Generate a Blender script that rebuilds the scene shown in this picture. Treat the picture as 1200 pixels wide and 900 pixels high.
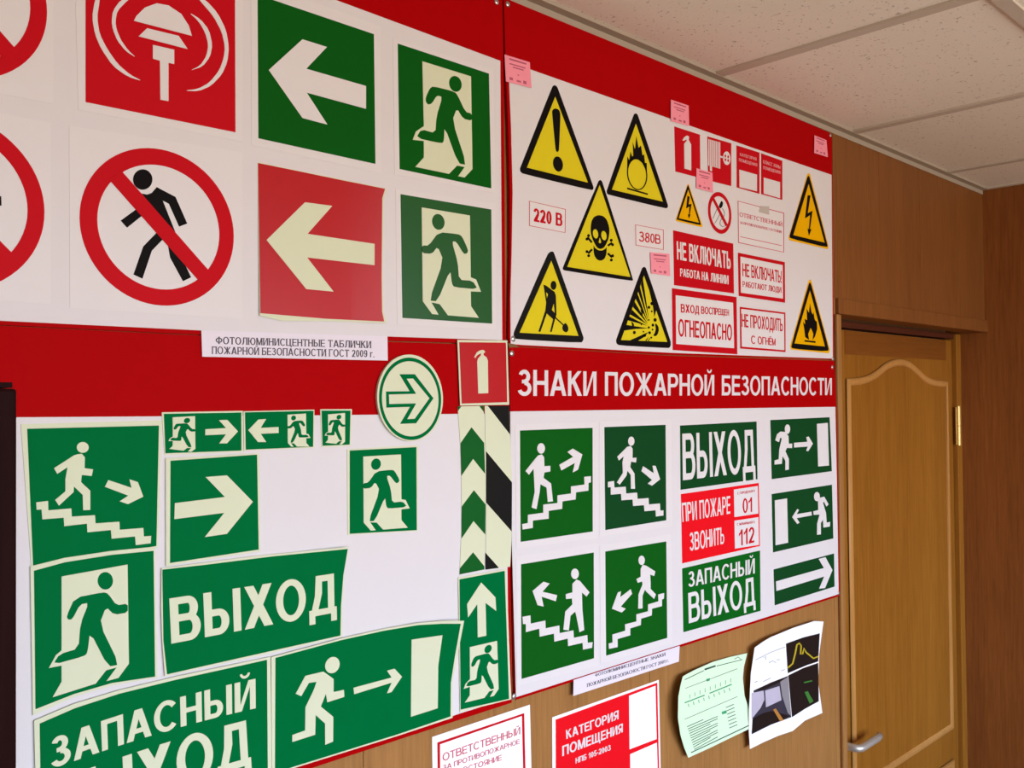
import bpy, bmesh, math, random
import numpy as np
from mathutils import Vector, Matrix
from mathutils.geometry import tessellate_polygon

# ---------------------------------------------------------------- clear
for o in list(bpy.data.objects): bpy.data.objects.remove(o, do_unlink=True)
scene = bpy.context.scene
col = scene.collection
random.seed(4)

# ---------------------------------------------------------------- camera
D = 1.03                     # distance camera - sign wall (m)
CZ = 1.80                    # eye height (m)
F_PX = 1086.17
YAW, PITCH, ROLL = math.radians(44.2018), math.radians(1.0348), math.radians(-0.50895)
fw = Vector((math.sin(YAW)*math.cos(PITCH), math.cos(YAW)*math.cos(PITCH), math.sin(PITCH)))
rt = Vector((math.cos(YAW), -math.sin(YAW), 0))
up = rt.cross(fw)
R_ = math.cos(ROLL)*rt + math.sin(ROLL)*up
U_ = -math.sin(ROLL)*rt + math.cos(ROLL)*up
cam = bpy.data.cameras.new('camera'); cam.sensor_fit = 'HORIZONTAL'; cam.sensor_width = 36
cam.lens = F_PX/1200*36; cam.clip_start = 0.02
co = bpy.data.objects.new('camera', cam); col.objects.link(co)
m3 = Matrix((R_, U_, -fw)).transposed()
co.matrix_world = Matrix.Translation((0, 0, CZ)) @ m3.to_4x4()
scene.camera = co

# ---------------------------------------------------------------- light and exposure
scene.view_settings.view_transform = 'Standard'
scene.view_settings.look = 'None'
scene.view_settings.gamma = 1
scene.view_settings.use_curve_mapping = False
scene.view_settings.exposure = 0.0
BACK_Y = -1.95
WX0, WX1, WZ0, WZ1 = -0.75, 2.90, 0.85, 2.22      # window opening in the wall behind the viewer
# daylight comes in through that window: bright cool sky above the horizon, dim warm ground below it
SKY, HORIZON, GROUND = (5.7, 7.9, 11.6), (9.3, 10.7, 12.9), (5.6, 5.05, 4.5)
w = bpy.data.worlds.new('world'); scene.world = w; w.use_nodes = True; nt = w.node_tree
tc = nt.nodes.new('ShaderNodeTexCoord'); sx = nt.nodes.new('ShaderNodeSeparateXYZ'); mr = nt.nodes.new('ShaderNodeMapRange')
mr.inputs['From Min'].default_value = -1; mr.inputs['From Max'].default_value = 1
rp = nt.nodes.new('ShaderNodeValToRGB'); el = rp.color_ramp.elements
K_ = 16.0
el[0].position = 0.0; el[0].color = tuple(v/K_ for v in GROUND)+(1,)
e = rp.color_ramp.elements.new(0.485); e.color = tuple(v/K_ for v in GROUND)+(1,)
e = rp.color_ramp.elements.new(0.515); e.color = tuple(v/K_ for v in HORIZON)+(1,)
e = rp.color_ramp.elements.new(0.70); e.color = tuple(v/K_ for v in SKY)+(1,)
el[-1].position = 1.0; el[-1].color = tuple(v/K_ for v in SKY)+(1,)
nt.links.new(tc.outputs['Generated'], sx.inputs[0]); nt.links.new(sx.outputs['Z'], mr.inputs['Value'])
nt.links.new(mr.outputs[0], rp.inputs[0]); nt.links.new(rp.outputs[0], nt.nodes['Background'].inputs[0])
nt.nodes['Background'].inputs[1].default_value = K_
la = bpy.data.lights.new('window_portal', 'AREA'); la.shape = 'RECTANGLE'
la.size = WX1-WX0; la.size_y = WZ1-WZ0; la.cycles.is_portal = True
lo = bpy.data.objects.new('window_portal', la); col.objects.link(lo)
lo.location = ((WX0+WX1)/2, BACK_Y-0.05, (WZ0+WZ1)/2); lo.rotation_euler = (math.radians(90), 0, 0)

# ---------------------------------------------------------------- helpers
def ray(x, y): return fw + R_*((x-600)/F_PX) + U_*((450-y)/F_PX)
def P(x, y, h=0.0):
    """point on the plane h metres in front of the sign wall, seen at (x, y)"""
    d = ray(x, y); t = (D-h)/d.y
    return Vector((d.x*t, d.y*t, CZ+d.z*t))
def proj(p):
    v = Vector(p)-Vector((0, 0, CZ)); z = v.dot(fw)
    return (600+F_PX*v.dot(R_)/z, 450-F_PX*v.dot(U_)/z)
def Z(x0, y0, s, pts): return [(x0+a/s, y0+b/s) for a, b in pts]

def srgb(c): return tuple(((v/255+0.055)/1.055)**2.4 if v > 10 else v/255/12.92 for v in c)+(1,)
MATS = {}
def mat(name, rgb, rough=0.4, spec=0.4, noise=0.03, nscale=40, metal=0.0, coat=0.0):
    if name in MATS: return MATS[name]
    m = bpy.data.materials.new(name); m.use_nodes = True; nt = m.node_tree
    b = nt.nodes['Principled BSDF']
    c = srgb(rgb)
    tc = nt.nodes.new('ShaderNodeTexCoord'); nz = nt.nodes.new('ShaderNodeTexNoise')
    nz.inputs['Scale'].default_value = nscale; nz.inputs['Detail'].default_value = 4
    mx = nt.nodes.new('ShaderNodeMix'); mx.data_type = 'RGBA'
    mx.inputs[6].default_value = tuple(v*(1-noise) for v in c[:3])+(1,)
    mx.inputs[7].default_value = tuple(min(1, v*(1+noise)) for v in c[:3])+(1,)
    nt.links.new(tc.outputs['Object'], nz.inputs['Vector'])
    nt.links.new(nz.outputs['Fac'], mx.inputs[0]); nt.links.new(mx.outputs[2], b.inputs['Base Color'])
    b.inputs['Roughness'].default_value = rough+(0.12 if metal == 0 else 0); b.inputs['Specular IOR Level'].default_value = spec*(0.16 if metal == 0 else 1)
    b.inputs['Metallic'].default_value = metal
    b.inputs['Coat Weight'].default_value = coat; b.inputs['Coat Roughness'].default_value = 0.25
    MATS[name] = m; return m
def wood(name, dark, light, rough=0.45, stretch=(55, 55, 1.6), axis=2, fine=0.62):
    if name in MATS: return MATS[name]
    m = bpy.data.materials.new(name); m.use_nodes = True; nt = m.node_tree
    b = nt.nodes['Principled BSDF']
    tc = nt.nodes.new('ShaderNodeTexCoord'); mp = nt.nodes.new('ShaderNodeMapping')
    mp.inputs['Scale'].default_value = stretch
    nz = nt.nodes.new('ShaderNodeTexNoise'); nz.inputs['Scale'].default_value = 1.0; nz.inputs['Detail'].default_value = 6
    nz.inputs['Roughness'].default_value = 0.65; nz.inputs['Distortion'].default_value = 0.4
    mp2 = nt.nodes.new('ShaderNodeMapping'); mp2.inputs['Scale'].default_value = tuple(v*0.16 for v in stretch)
    nz2 = nt.nodes.new('ShaderNodeTexNoise'); nz2.inputs['Scale'].default_value = 1.0; nz2.inputs['Detail'].default_value = 3
    ad = nt.nodes.new('ShaderNodeMix'); ad.data_type = 'FLOAT'; ad.inputs[0].default_value = 1-fine
    rp = nt.nodes.new('ShaderNodeValToRGB')
    rp.color_ramp.elements[0].position = 0.30; rp.color_ramp.elements[0].color = srgb(dark)
    rp.color_ramp.elements[1].position = 0.70; rp.color_ramp.elements[1].color = srgb(light)
    mp.inputs['Scale'].default_value = tuple(v*3.2 if v > 10 else v*5 for v in stretch)
    nt.links.new(tc.outputs['Object'], mp.inputs[0]); nt.links.new(mp.outputs[0], nz.inputs['Vector'])
    nt.links.new(tc.outputs['Object'], mp2.inputs[0]); nt.links.new(mp2.outputs[0], nz2.inputs['Vector'])
    nt.links.new(nz.outputs['Fac'], ad.inputs[2]); nt.links.new(nz2.outputs['Fac'], ad.inputs[3])
    nt.links.new(ad.outputs[0], rp.inputs[0]); nt.links.new(rp.outputs[0], b.inputs['Base Color'])
    b.inputs['Roughness'].default_value = rough; b.inputs['Specular IOR Level'].default_value = 0.2
    MATS[name] = m; return m

M_WHITE = mat('white_board_face', (218, 213, 215), 0.42, 0.35, 0.015)
M_SHEET = mat('white_sticker_sheet', (221, 216, 217), 0.36, 0.4, 0.015)
M_PAPER = mat('white_paper', (243, 243, 246), 0.7, 0.2, 0.01)
M_STRIP = mat('lilac_white_paper', (226, 218, 228), 0.6, 0.2, 0.01)
M_RED = mat('red_board_face', (166, 4, 8), 0.40, 0.1, 0.03)
M_PRED = mat('red_print', (190, 12, 26), 0.42, 0.35, 0.03)
M_BRED = mat('bright_red_print', (226, 18, 30), 0.45, 0.3, 0.03)
M_VRED = mat('red_glossy_vinyl', (178, 13, 22), 0.20, 1.6, 0.03)
M_FRED = mat('faded_red_print', (196, 84, 96), 0.5, 0.3, 0.03)
M_GRN = mat('green_print', (6, 92, 22), 0.42, 0.3, 0.04)
M_DGRN = mat('dark_green_print', (14, 66, 30), 0.42, 0.3, 0.04)
M_AGRN = mat('leaf_green_print', (8, 86, 18), 0.42, 0.3, 0.04)
M_PGRN = mat('luminescent_green', (0, 104, 52), 0.38, 0.06, 0.04)
M_CREAM = mat('luminescent_cream', (212, 216, 186), 0.42, 0.35, 0.02)
M_BLACK = mat('black_print', (16, 13, 13), 0.45, 0.35, 0.05)
M_GBLACK = mat('glossy_black_vinyl', (20, 21, 20), 0.3, 0.5, 0.05)
M_YEL = mat('yellow_print', (216, 199, 34), 0.42, 0.3, 0.03)
M_OYEL = mat('amber_yellow_print', (230, 172, 0), 0.42, 0.3, 0.03)
M_PINK = mat('pink_paper', (240, 148, 164), 0.6, 0.2, 0.03)
M_INK = mat('grey_ink', (92, 84, 92), 0.6, 0.2, 0.05)
M_PINKINK = mat('faded_ink_on_pink', (176, 92, 112), 0.6, 0.2, 0.05)
M_METAL = mat('steel_screw', (190, 190, 190), 0.3, 0.5, 0.05, 200, 0.9)
M_BRASS = mat('brass', (222, 190, 120), 0.3, 0.5, 0.05, 100, 0.8)
M_NICKEL = mat('satin_nickel', (206, 202, 192), 0.36, 0.5, 0.03, 100, 0.6)
M_TAPE = mat('yellowed_tape', (186, 176, 168), 0.35, 0.5, 0.05)
M_BROWN = mat('bare_hardboard', (128, 92, 62), 0.8, 0.1, 0.1)
M_OAK = wood('light_oak_panelling', (136, 93, 48), (172, 122, 68), 0.48)
M_BRN = wood('brown_wood_panelling', (108, 64, 28), (142, 88, 42), 0.5)
M_END = wood('dark_reddish_wood_panelling', (116, 65, 27), (156, 94, 44), 0.5)
M_DOOR = wood('lacquered_oak_door', (130, 78, 20), (164, 108, 38), 0.4, (36, 36, 1.2))
M_RAIL = wood('lacquered_oak_rail', (112, 62, 20), (142, 86, 32), 0.4, (1.2, 36, 36))
M_MOULD = wood('lacquered_oak_moulding', (172, 118, 58), (200, 146, 82), 0.36, (36, 36, 1.2))
M_HEAD = wood('dark_brown_head', (72, 32, 20), (96, 48, 28), 0.5, (1.5, 40, 40))  # frame head in a darker red-brown than the door wood
M_CAB = wood('dark_maroon_cabinet_wood', (22, 5, 5), (36, 10, 10), 0.6)
M_CAB.node_tree.nodes['Principled BSDF'].inputs['Specular IOR Level'].default_value = 0.04
M_FLOOR = wood('floor_wood', (120, 84, 52), (160, 116, 76), 0.45, (1.5, 30, 30))
M_ANGLE = mat('wall_angle_metal', (172, 158, 140), 0.5, 0.3, 0.03)
M_GRID = mat('ceiling_grid_metal', (200, 190, 174), 0.5, 0.3, 0.03)

def mesh_obj(name, bm, m, parent=None, smooth=False):
    bmesh.ops.remove_doubles(bm, verts=bm.verts, dist=1e-7)
    bmesh.ops.recalc_face_normals(bm, faces=bm.faces)
    me = bpy.data.meshes.new(name)
    if parent is not None:
        bm.transform(Matrix.Translation(-parent.location if parent.parent is None else -(parent.location+parent.parent.location)))
    bm.to_mesh(me); bm.free()
    if smooth:
        for p in me.polygons: p.use_smooth = True
    me.materials.append(m)
    o = bpy.data.objects.new(name, me); col.objects.link(o)
    if parent is not None: o.parent = parent
    return o
def recentre(o):
    me = o.data; c = sum((v.co for v in me.vertices), Vector())/len(me.vertices)
    me.transform(Matrix.Translation(-c)); o.location = o.location+c; return o
def structure(name, bm, m, parent=None):
    o = mesh_obj(name, bm, m, parent); o['kind'] = 'structure'; return o
def box(bm, x0, x1, y0, y1, z0, z1, bevel=0.0):
    r = bmesh.ops.create_cube(bm, size=1.0)
    bmesh.ops.scale(bm, vec=(x1-x0, y1-y0, z1-z0), verts=r['verts'])
    bmesh.ops.translate(bm, vec=((x0+x1)/2, (y0+y1)/2, (z0+z1)/2), verts=r['verts'])
    if bevel:
        ed = list({e for v in r['verts'] for e in v.link_edges})
        bmesh.ops.bevel(bm, geom=ed, offset=bevel, segments=2, affect='EDGES', profile=0.5)
    return bm
def Box(*a, **k): return box(bmesh.new(), *a, **k)
def tube(bm, pts, r, n=12):
    """round bar along pts"""
    pts = [Vector(p) for p in pts]; rings = []
    for i, p in enumerate(pts):
        t = (pts[min(i+1, len(pts)-1)]-pts[max(i-1, 0)]).normalized()
        a = t.orthogonal().normalized() if i == 0 else (pa - t*pa.dot(t)).normalized()
        pa = a; b = t.cross(a)
        rings.append([bm.verts.new(p+r*(math.cos(2*math.pi*k/n)*a+math.sin(2*math.pi*k/n)*b)) for k in range(n)])
    for A, B in zip(rings, rings[1:]):
        for k in range(n): bm.faces.new((A[k], A[(k+1) % n], B[(k+1) % n], B[k]))
    bm.faces.new(rings[0]); bm.faces.new(rings[-1][::-1])
    return bm

# --- flat shapes in picture coordinates, always laid onto a real plane in front of the wall
def chaikin(p, n=2):
    for _ in range(n):
        q = []
        for i in range(len(p)):
            a, b = p[i], p[(i+1) % len(p)]
            q += [(a[0]*.8+b[0]*.2, a[1]*.8+b[1]*.2), (a[0]*.2+b[0]*.8, a[1]*.2+b[1]*.8)]
        p = q
    return p
def ell(cx, cy, rx, ry, sh=0.0, n=32):
    return [(cx+rx*math.cos(2*math.pi*k/n)+sh*math.sin(2*math.pi*k/n), cy+ry*math.sin(2*math.pi*k/n)) for k in range(n)]
def stroke(pts, wd, closed=False):
    L, Rr = [], []
    n = len(pts)
    for i in range(n):
        a = pts[max(i-1, 0)]; b = pts[min(i+1, n-1)]
        dx, dy = b[0]-a[0], b[1]-a[1]; l = math.hypot(dx, dy) or 1
        nx, ny = -dy/l*wd/2, dx/l*wd/2
        L.append((pts[i][0]+nx, pts[i][1]+ny)); Rr.append((pts[i][0]-nx, pts[i][1]-ny))
    return L+Rr[::-1]
def rect_frame(q, wd):
    """(outer, [inner]) of a line frame along quad q"""
    c = (sum(p[0] for p in q)/4, sum(p[1] for p in q)/4)
    q2 = [(p[0]+(wd if p[0] < c[0] else -wd), p[1]+(wd if p[1] < c[1] else -wd)) for p in q]
    return (q, [q2])
def homog(src, dst):
    A, b = [], []
    for (x, y), (u, v) in zip(src, dst):
        A.append([x, y, 1, 0, 0, 0, -u*x, -u*y]); b.append(u)
        A.append([0, 0, 0, x, y, 1, -v*x, -v*y]); b.append(v)
    h = np.append(np.linalg.solve(np.array(A, float), np.array(b, float)), 1).reshape(3, 3)
    def f(p):
        r = h @ np.array([p[0], p[1], 1]); return (r[0]/r[2], r[1]/r[2])
    return f
def tfm(f, shapes): return [(list(map(f, o)), [list(map(f, h)) for h in hs]) for o, hs in shapes]
def S(*polys): return [(p, []) for p in polys]
def plane_circle(c, r, h, n=64):
    p = P(c[0], c[1], h)
    return [proj((p.x+r*math.cos(2*math.pi*k/n), p.y, p.z+r*math.sin(2*math.pi*k/n))) for k in range(n)]

def add_shape(bm, outer, holes, h0, h1, lift=None, sub=0.0):
    loops = [outer]+holes
    vs = [[Vector((x, y, 0)) for x, y in l] for l in loops]
    tris = tessellate_polygon(vs)
    flat = [p for l in vs for p in l]
    b2 = bmesh.new()
    fr = [b2.verts.new((p.x, p.y, 1)) for p in flat]; bk = [b2.verts.new((p.x, p.y, 0)) for p in flat]
    for t in tris:
        try: b2.faces.new([fr[i] for i in t]); b2.faces.new([bk[i] for i in t][::-1])
        except ValueError: pass
    k = 0
    for l in loops:
        n = len(l)
        for i in range(n):
            a, c = k+i, k+(i+1) % n
            try: b2.faces.new((fr[a], fr[c], bk[c], bk[a]))
            except ValueError: pass
        k += n
    if sub:                                   # cut along a fine grid so a curl bends every layer alike
        for ax in (0, 1):
            lo_ = min(p[ax] for p in outer); hi_ = max(p[ax] for p in outer)
            g = math.floor(lo_/sub)*sub+sub*.503
            while g < hi_:
                c = [0, 0, .5]; c[ax] = g; nn = [0, 0, 0]; nn[ax] = 1
                bmesh.ops.bisect_plane(b2, geom=b2.verts[:]+b2.edges[:]+b2.faces[:], plane_co=c, plane_no=nn, dist=1e-4)
                g += sub
        bmesh.ops.triangulate(b2, faces=b2.faces[:])
    idx = {}
    for v in b2.verts:
        x, y, f = v.co; l = lift(x, y) if lift else 0.0
        p = P(x, y, h1+l)
        if f < .5:
            p = p.copy(); p.y += (h1-h0)
        idx[v] = bm.verts.new(p)
    for f in b2.faces:
        try: bm.faces.new([idx[v] for v in f.verts])
        except ValueError: pass
    b2.free()

# letters drawn as stems, bars and bowls in a box of cap height 1; t = stem width, h = bar height
def Rr(x0, y0, x1, y1): return [((x0, y0), (x1, y0), (x1, y1), (x0, y1)), []]
def Pg(*p): return [p, []]
def ringseg(cx, cy, rx, ry, a0, a1, tx, ty, n=22):
    A = [math.radians(a0+(a1-a0)*i/n) for i in range(n+1)]
    o = [(cx+rx*math.cos(a), cy+ry*math.sin(a)) for a in A]; i = [(cx+(rx-tx)*math.cos(a), cy+(ry-ty)*math.sin(a)) for a in A]
    return [o+i[::-1], []]
def oval(cx, cy, rx, ry, tx, ty, n=30):
    f = lambda a, b: [(cx+a*math.cos(2*math.pi*i/n), cy+b*math.sin(2*math.pi*i/n)) for i in range(n)]
    return [f(rx, ry), [f(rx-tx, ry-ty)]]
def bowl(x0, y0, x1, y1, t, h, n=14):
    """D-shaped bow open to the left"""
    r = min((y1-y0)/2*1.0, (x1-x0)*.75); m_ = (y0+y1)/2; ry = (y1-y0)/2
    A = [math.radians(-90+180*i/n) for i in range(n+1)]
    o = [(x0, y0)]+[(x1-r+r*math.cos(a), m_+ry*math.sin(a)) for a in A]+[(x0, y1)]
    ri = max(r-t, .02)
    i = [(x0, y0+h)]+[(x1-t-ri+ri*math.cos(a), m_+(ry-h)*math.sin(a)) for a in A]+[(x0, y1-h)]
    return [o+i[::-1], []]
def glyph(c, t, h, serif=False):
    d = t*1.12
    def st(x):
        o = [Rr(x, 0, x+t, 1)]
        if serif: o += [Rr(x-.07, 0, x+t+.07, .055), Rr(x-.07, .945, x+t+.07, 1)]
        return o
    if c == 'А': w = .92; m_ = w/2; return [Pg((0, 0), (d, 0), (m_+d*.42, 1), (m_-d*.58, 1)), Pg((w, 0), (w-d, 0), (m_-d*.42, 1), (m_+d*.58, 1)), Rr(.2, .22, w-.2, .22+h)], w
    if c == 'Б': w = .76; return st(0)+[Rr(0, 1-h, w-.06, 1), bowl(0, 0, w, .6, t, h)], w
    if c == 'В': w = .8; return st(0)+[bowl(0, .46, w*.93, 1, t, h), bowl(0, 0, w, .46+h, t, h)], w
    if c == 'Г': w = .66; return st(0)+[Rr(0, 1-h, w, 1)], w
    if c == 'Д': w = .94; return [Rr(0, 0, w, h), Rr(0, -.2, t*.9, h), Rr(w-t*.9, -.2, w, h), Rr(w-.08-t, 0, w-.08, 1), Rr(.24, 1-h, w-.08, 1), Pg((.07, h*.6), (.07+t, h*.6), (.22+t, .55), (.24+t*.95, 1), (.24, 1), (.20, .5))], w
    if c in 'ЕЁ':
        w = .72; g = st(0)+[Rr(0, 0, w, h), Rr(0, .5-h*.45, w*.93, .5+h*.55), Rr(0, 1-h, w*.97, 1)]
        if c == 'Ё': g += [Rr(.14, 1.08, .14+t*.9, 1.22), Rr(.44, 1.08, .44+t*.9, 1.22)]
        return g, w
    if c == 'Ж': w = 1.16; m_ = w/2; return [Rr(m_-t/2, 0, m_+t/2, 1)]+[Pg((m_+s*t*.3, .5+q*.10), (m_+s*t*.3, .5-q*.12), (m_+s*m_, .5+q*.5), (m_+s*(m_-d*1.0), .5+q*.5)) for s in (-1, 1) for q in (-1, 1)], w
    if c in 'З3': w = .70; return [ringseg(w/2-.02, .74, w/2-.05, .26, 160, -92, t, h), ringseg(w/2-.01, .285, w/2+.01, .285, 92, -162, t, h), Rr(w*.3, .48, w*.52, .48+h*.9)], w
    if c in 'ИЙ':
        w = .80; g = st(0)+st(w-t)+[Pg((t*.6, 0), (t*1.25, .0), (w-t*.6, 1), (w-t*1.25, 1))]
        if c == 'Й': g += [ringseg(w/2, 1.28, .2, .2, 190, 350, .09, .09, 10)]
        return g, w
    if c == 'К': w = .80; return st(0)+[Pg((t*.8, .62), (w-d*1.08, 1), (w-.01, 1), (t*.8, .40)), Pg((t+.06, .53), (t+.22, .63), (w+.02, 0), (w-d*1.15, 0))], w
    if c == 'Л': w = .86; return st(w-t)+[Rr(.2, 1-h, w, 1), Pg((0, 0), (0, h), (.08, h*1.05), (.16, .3), (.2, 1), (.2+t, 1), (.17+t, .35), (.08+t, .05), (.05, -.01))], w
    if c == 'М': w = .98; m_ = w/2; return st(0)+st(w-t)+[Pg((0, 1), (t*1.15, 1), (m_+t*.45, 0), (m_-t*.45, 0)), Pg((w, 1), (w-t*1.15, 1), (m_-t*.45, 0), (m_+t*.45, 0))], w
    if c == 'Н': w = .80; return st(0)+st(w-t)+[Rr(0, .5-h*.45, w, .5+h*.55)], w
    if c == 'О': w = .96; return [oval(w/2, .5, w/2, .52, t*1.02, h)], w
    if c == 'П': w = .80; return st(0)+st(w-t)+[Rr(0, 1-h, w, 1)], w
    if c == 'Р': w = .76; return st(0)+[bowl(0, .38, w, 1, t, h)], w
    if c == 'С': w = .88; return [ringseg(.47, .5, .47, .52, 42, 318, t, h, 30)], w
    if c == 'Т': w = .76; g = st(w/2-t/2)+[Rr(0, 1-h, w, 1)]; return g+([Rr(0, .78, .05, 1), Rr(w-.05, .78, w, 1)] if serif else []), w
    if c == 'Ф': w = 1.04; return st(w/2-t/2)+[oval(w/2, .52, w/2, .36, t, h)], w
    if c == 'Х': w = .86; return [Pg((0, 0), (d*1.1, 0), (w-.02, 1), (w-.02-d*1.1, 1)), Pg((w, 0), (w-d*1.1, 0), (.02, 1), (.02+d*1.1, 1))], w
    if c == 'Ц': w = .90; return st(0)+st(w-.12-t)+[Rr(0, 0, w, h), Rr(w-t*.8, -.2, w, h)], w
    if c == 'Ч': w = .74; return st(w-t)+[Pg((0, 1), (t, 1), (t, .68), (t+.06, .57), (w-t, .56+.04), (w-t, .44), (.22, .40), (.06, .48), (0, .62))], w
    if c == 'Щ': w = 1.20; m_ = (w-.12-t)/2; return st(0)+st(m_)+st(w-.12-t)+[Rr(0, 0, w, h), Rr(w-t*.8, -.2, w, h)], w
    if c == 'Ь': w = .74; return st(0)+[bowl(0, 0, w, .6, t, h)], w
    if c == 'Ы': w = 1.04; return st(0)+[bowl(0, 0, .70, .6, t, h)]+st(w-t), w
    if c == 'Ю': w = 1.22; return st(0)+[Rr(0, .5-h*.45, .42, .5+h*.55), oval(.78, .5, .44, .52, t*1.02, h)], w
    if c == 'Я':
        w = .78; k = bowl(0, .38, w, 1, t, h); k = [[(w-x, y) for x, y in k[0]], []]
        return st(w-t)+[k, Pg((0, 0), (d*1.15, 0), (w-t*.7, .45), (w-t*.7-d*1.1, .45))], w
    if c == '0': w = .60; return [oval(w/2, .5, w/2, .5, t, h)], w
    if c == '1': w = .46; return [Rr(w-t-.05, 0, w-.05, 1), Pg((0, .78), (0, .62), (w-t, .80), (w-.05, 1), (w-t*.9-.05, 1), (w*.3, .82))], w
    if c == '2': w = .62; return [ringseg(w/2, .70, w/2, .30, 170, -35, t, h), Pg((0, 0), (0, h*.8), (w-t*1.15, .60), (w-.03, .53), (t*1.5, h*.5)), Rr(0, 0, w, h)], w
    if c == '5': w = .62; return [Rr(.08, 1-h, w-.04, 1), Pg((.10, 1), (.10+t*.9, 1), (.04+t*.9, .52), (.02, .46)), ringseg(w/2-.01, .32, w/2+.01, .32, 140, -160, t, h)], w
    if c == '8': w = .62; return [oval(w/2, .74, w/2-.03, .26, t*.95, h*.95), oval(w/2, .285, w/2, .285, t, h)], w
    if c == '9': w = .62; return [oval(w/2, .68, w/2, .32, t, h), ringseg(w/2-.02, .42, w/2+.02, .42, 30, -150, t, h)], w
    if c == '-': w = .32; return [Rr(0, .34, w, .34+h)], w
    if c == '.': w = t; return [Rr(0, 0, t, h*1.1)], w
    if c == '!': w = t*1.1; return [Pg((0, 1), (t, 1), (t*.75, .28), (t*.25, .28)), Rr(0, 0, t, h*1.1)], w
    if c == 'г': w = .46; return [Rr(0, 0, t, .72), Rr(0, .72-h, w, .72)], w
    raise KeyError(c)
def text_shapes(s, quad, t, h, bow=0.0, serif=False):
    """s fills quad (TL, TR, BR, BL of its cap-height box)"""
    x = 0; out = []
    sb = .13 if serif else .10
    for c in s:
        if c == ' ': x += .40; continue
        g, w = glyph(c, t, h, serif)
        out += [([(x+a, b) for a, b in o], [[(x+a, b) for a, b in q] for q in hs]) for o, hs in g]
        x += w+sb
    x -= sb
    f = homog([(0, 1), (x, 1), (x, 0), (0, 0)], quad)
    def m_(p):
        q = f(p); u = p[0]/x; return (q[0], q[1]+bow*4*u*(1-u))
    return [([m_(p) for p in o], [[m_(p) for p in q] for q in hs]) for o, hs in out]

class Sign:
    """a flat thing on the wall or on a board: an Empty at its middle that parents its parts"""
    def __init__(s, name, label, cat, centre, h, group=None, lift=None, sub=0.0):
        s.h = h; s.lift = lift; s.sub = sub
        s.root = bpy.data.objects.new(name, None); col.objects.link(s.root)
        s.root.empty_display_size = 0.03
        s.root.location = P(centre[0], centre[1], h)
        s.root['label'] = label; s.root['category'] = cat
        if group: s.root['group'] = group
    def part(s, name, shapes, m, lay, label=None, kind=None, thick=None, parent=None):
        bm = bmesh.new(); h1 = s.h+0.0004*(lay+1); h0 = h1-(thick or 0.00038)
        for o, hs in shapes: add_shape(bm, o, hs, h0, h1, s.lift, s.sub)
        ob = mesh_obj(name, bm, m, parent or s.root)
        if label: ob['label'] = label
        if kind: ob['kind'] = kind
        return ob
    def text(s, name, items, m, lay, label=None, bold=0.02, fat=0.0, parent=None, serif=False):
        """each line of writing is a part of its own"""
        h1 = s.h+0.0004*(lay+1); h0 = h1-0.00038
        t, hh = .12+2.3*(bold+fat), .115+1.9*bold
        for it in items:
            bm = bmesh.new()
            for k, (o, hs) in enumerate(text_shapes(it[0], it[1], t, hh, it[2] if len(it) > 2 else 0.0, serif)):
                add_shape(bm, o, hs, h0, h1+.000012*(k % 7), s.lift, s.sub)
            ob = mesh_obj(name, bm, m, parent or s.root)
            if label: ob['label'] = label
def mid(q): return (sum(p[0] for p in q)/len(q), sum(p[1] for p in q)/len(q))
HB = 0.0075      # face of the sign boards
HW = 0.0004      # bare wall

# ================================================================= the room
CEIL = P(1152, 222.5).z
XE = P(1152.3, 300).x                        # end wall
XN = P(985.5, 600).x                         # left edge of the door niche
HEADZ = P(1060, 378).z                       # underside of the header over the door
X0 = -1.3
NICHE = 0.085
structure('floor', Box(X0-.1, XE+.1, BACK_Y-.1, D+.3, -0.06, 0), M_FLOOR)
# ceiling tiles
m = bpy.data.materials.new('speckled_ceiling_tile'); m.use_nodes = True; nt = m.node_tree; b = nt.nodes['Principled BSDF']
tc = nt.nodes.new('ShaderNodeTexCoord'); n1 = nt.nodes.new('ShaderNodeTexNoise'); n1.inputs['Scale'].default_value = 150; n1.inputs['Detail'].default_value = 2
rp = nt.nodes.new('ShaderNodeValToRGB'); rp.color_ramp.elements[0].position = 0.29; rp.color_ramp.elements[0].color = srgb((186, 176, 160))
rp.color_ramp.elements[1].position = 0.35; rp.color_ramp.elements[1].color = srgb((240, 235, 221))
n2 = nt.nodes.new('ShaderNodeTexNoise'); n2.inputs['Scale'].default_value = 320
bp = nt.nodes.new('ShaderNodeBump'); bp.inputs['Strength'].default_value = 0.25; bp.inputs['Distance'].default_value = 0.002
nt.links.new(tc.outputs['Object'], n1.inputs['Vector']); nt.links.new(n1.outputs['Fac'], rp.inputs[0]); nt.links.new(rp.outputs[0], b.inputs['Base Color'])
nt.links.new(tc.outputs['Object'], n2.inputs['Vector']); nt.links.new(n2.outputs['Fac'], bp.inputs['Height']); nt.links.new(bp.outputs[0], b.inputs['Normal'])
b.inputs['Roughness'].default_value = 0.9; M_TILE = m
structure('ceiling', Box(X0-.1, XE+.1, BACK_Y-.1, D+.3, CEIL+.002, CEIL+.06), M_TILE)
def ceil_pt(x, y):
    d = ray(x, y); t = (CEIL-CZ)/d.z; return Vector((d.x*t, d.y*t, CEIL))
n = 0
bx = ceil_pt(1000, 40)
xs = [1.517*D+0.6*k*0.972 for k in range(-4, 3)]
for x in xs:
    n += 1; structure('trim_%d' % n, Box(x-.012, x+.012, BACK_Y, D-.019, CEIL-.003, CEIL+.0019), M_GRID)
y1 = ceil_pt(1162.7, 0).y
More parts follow.
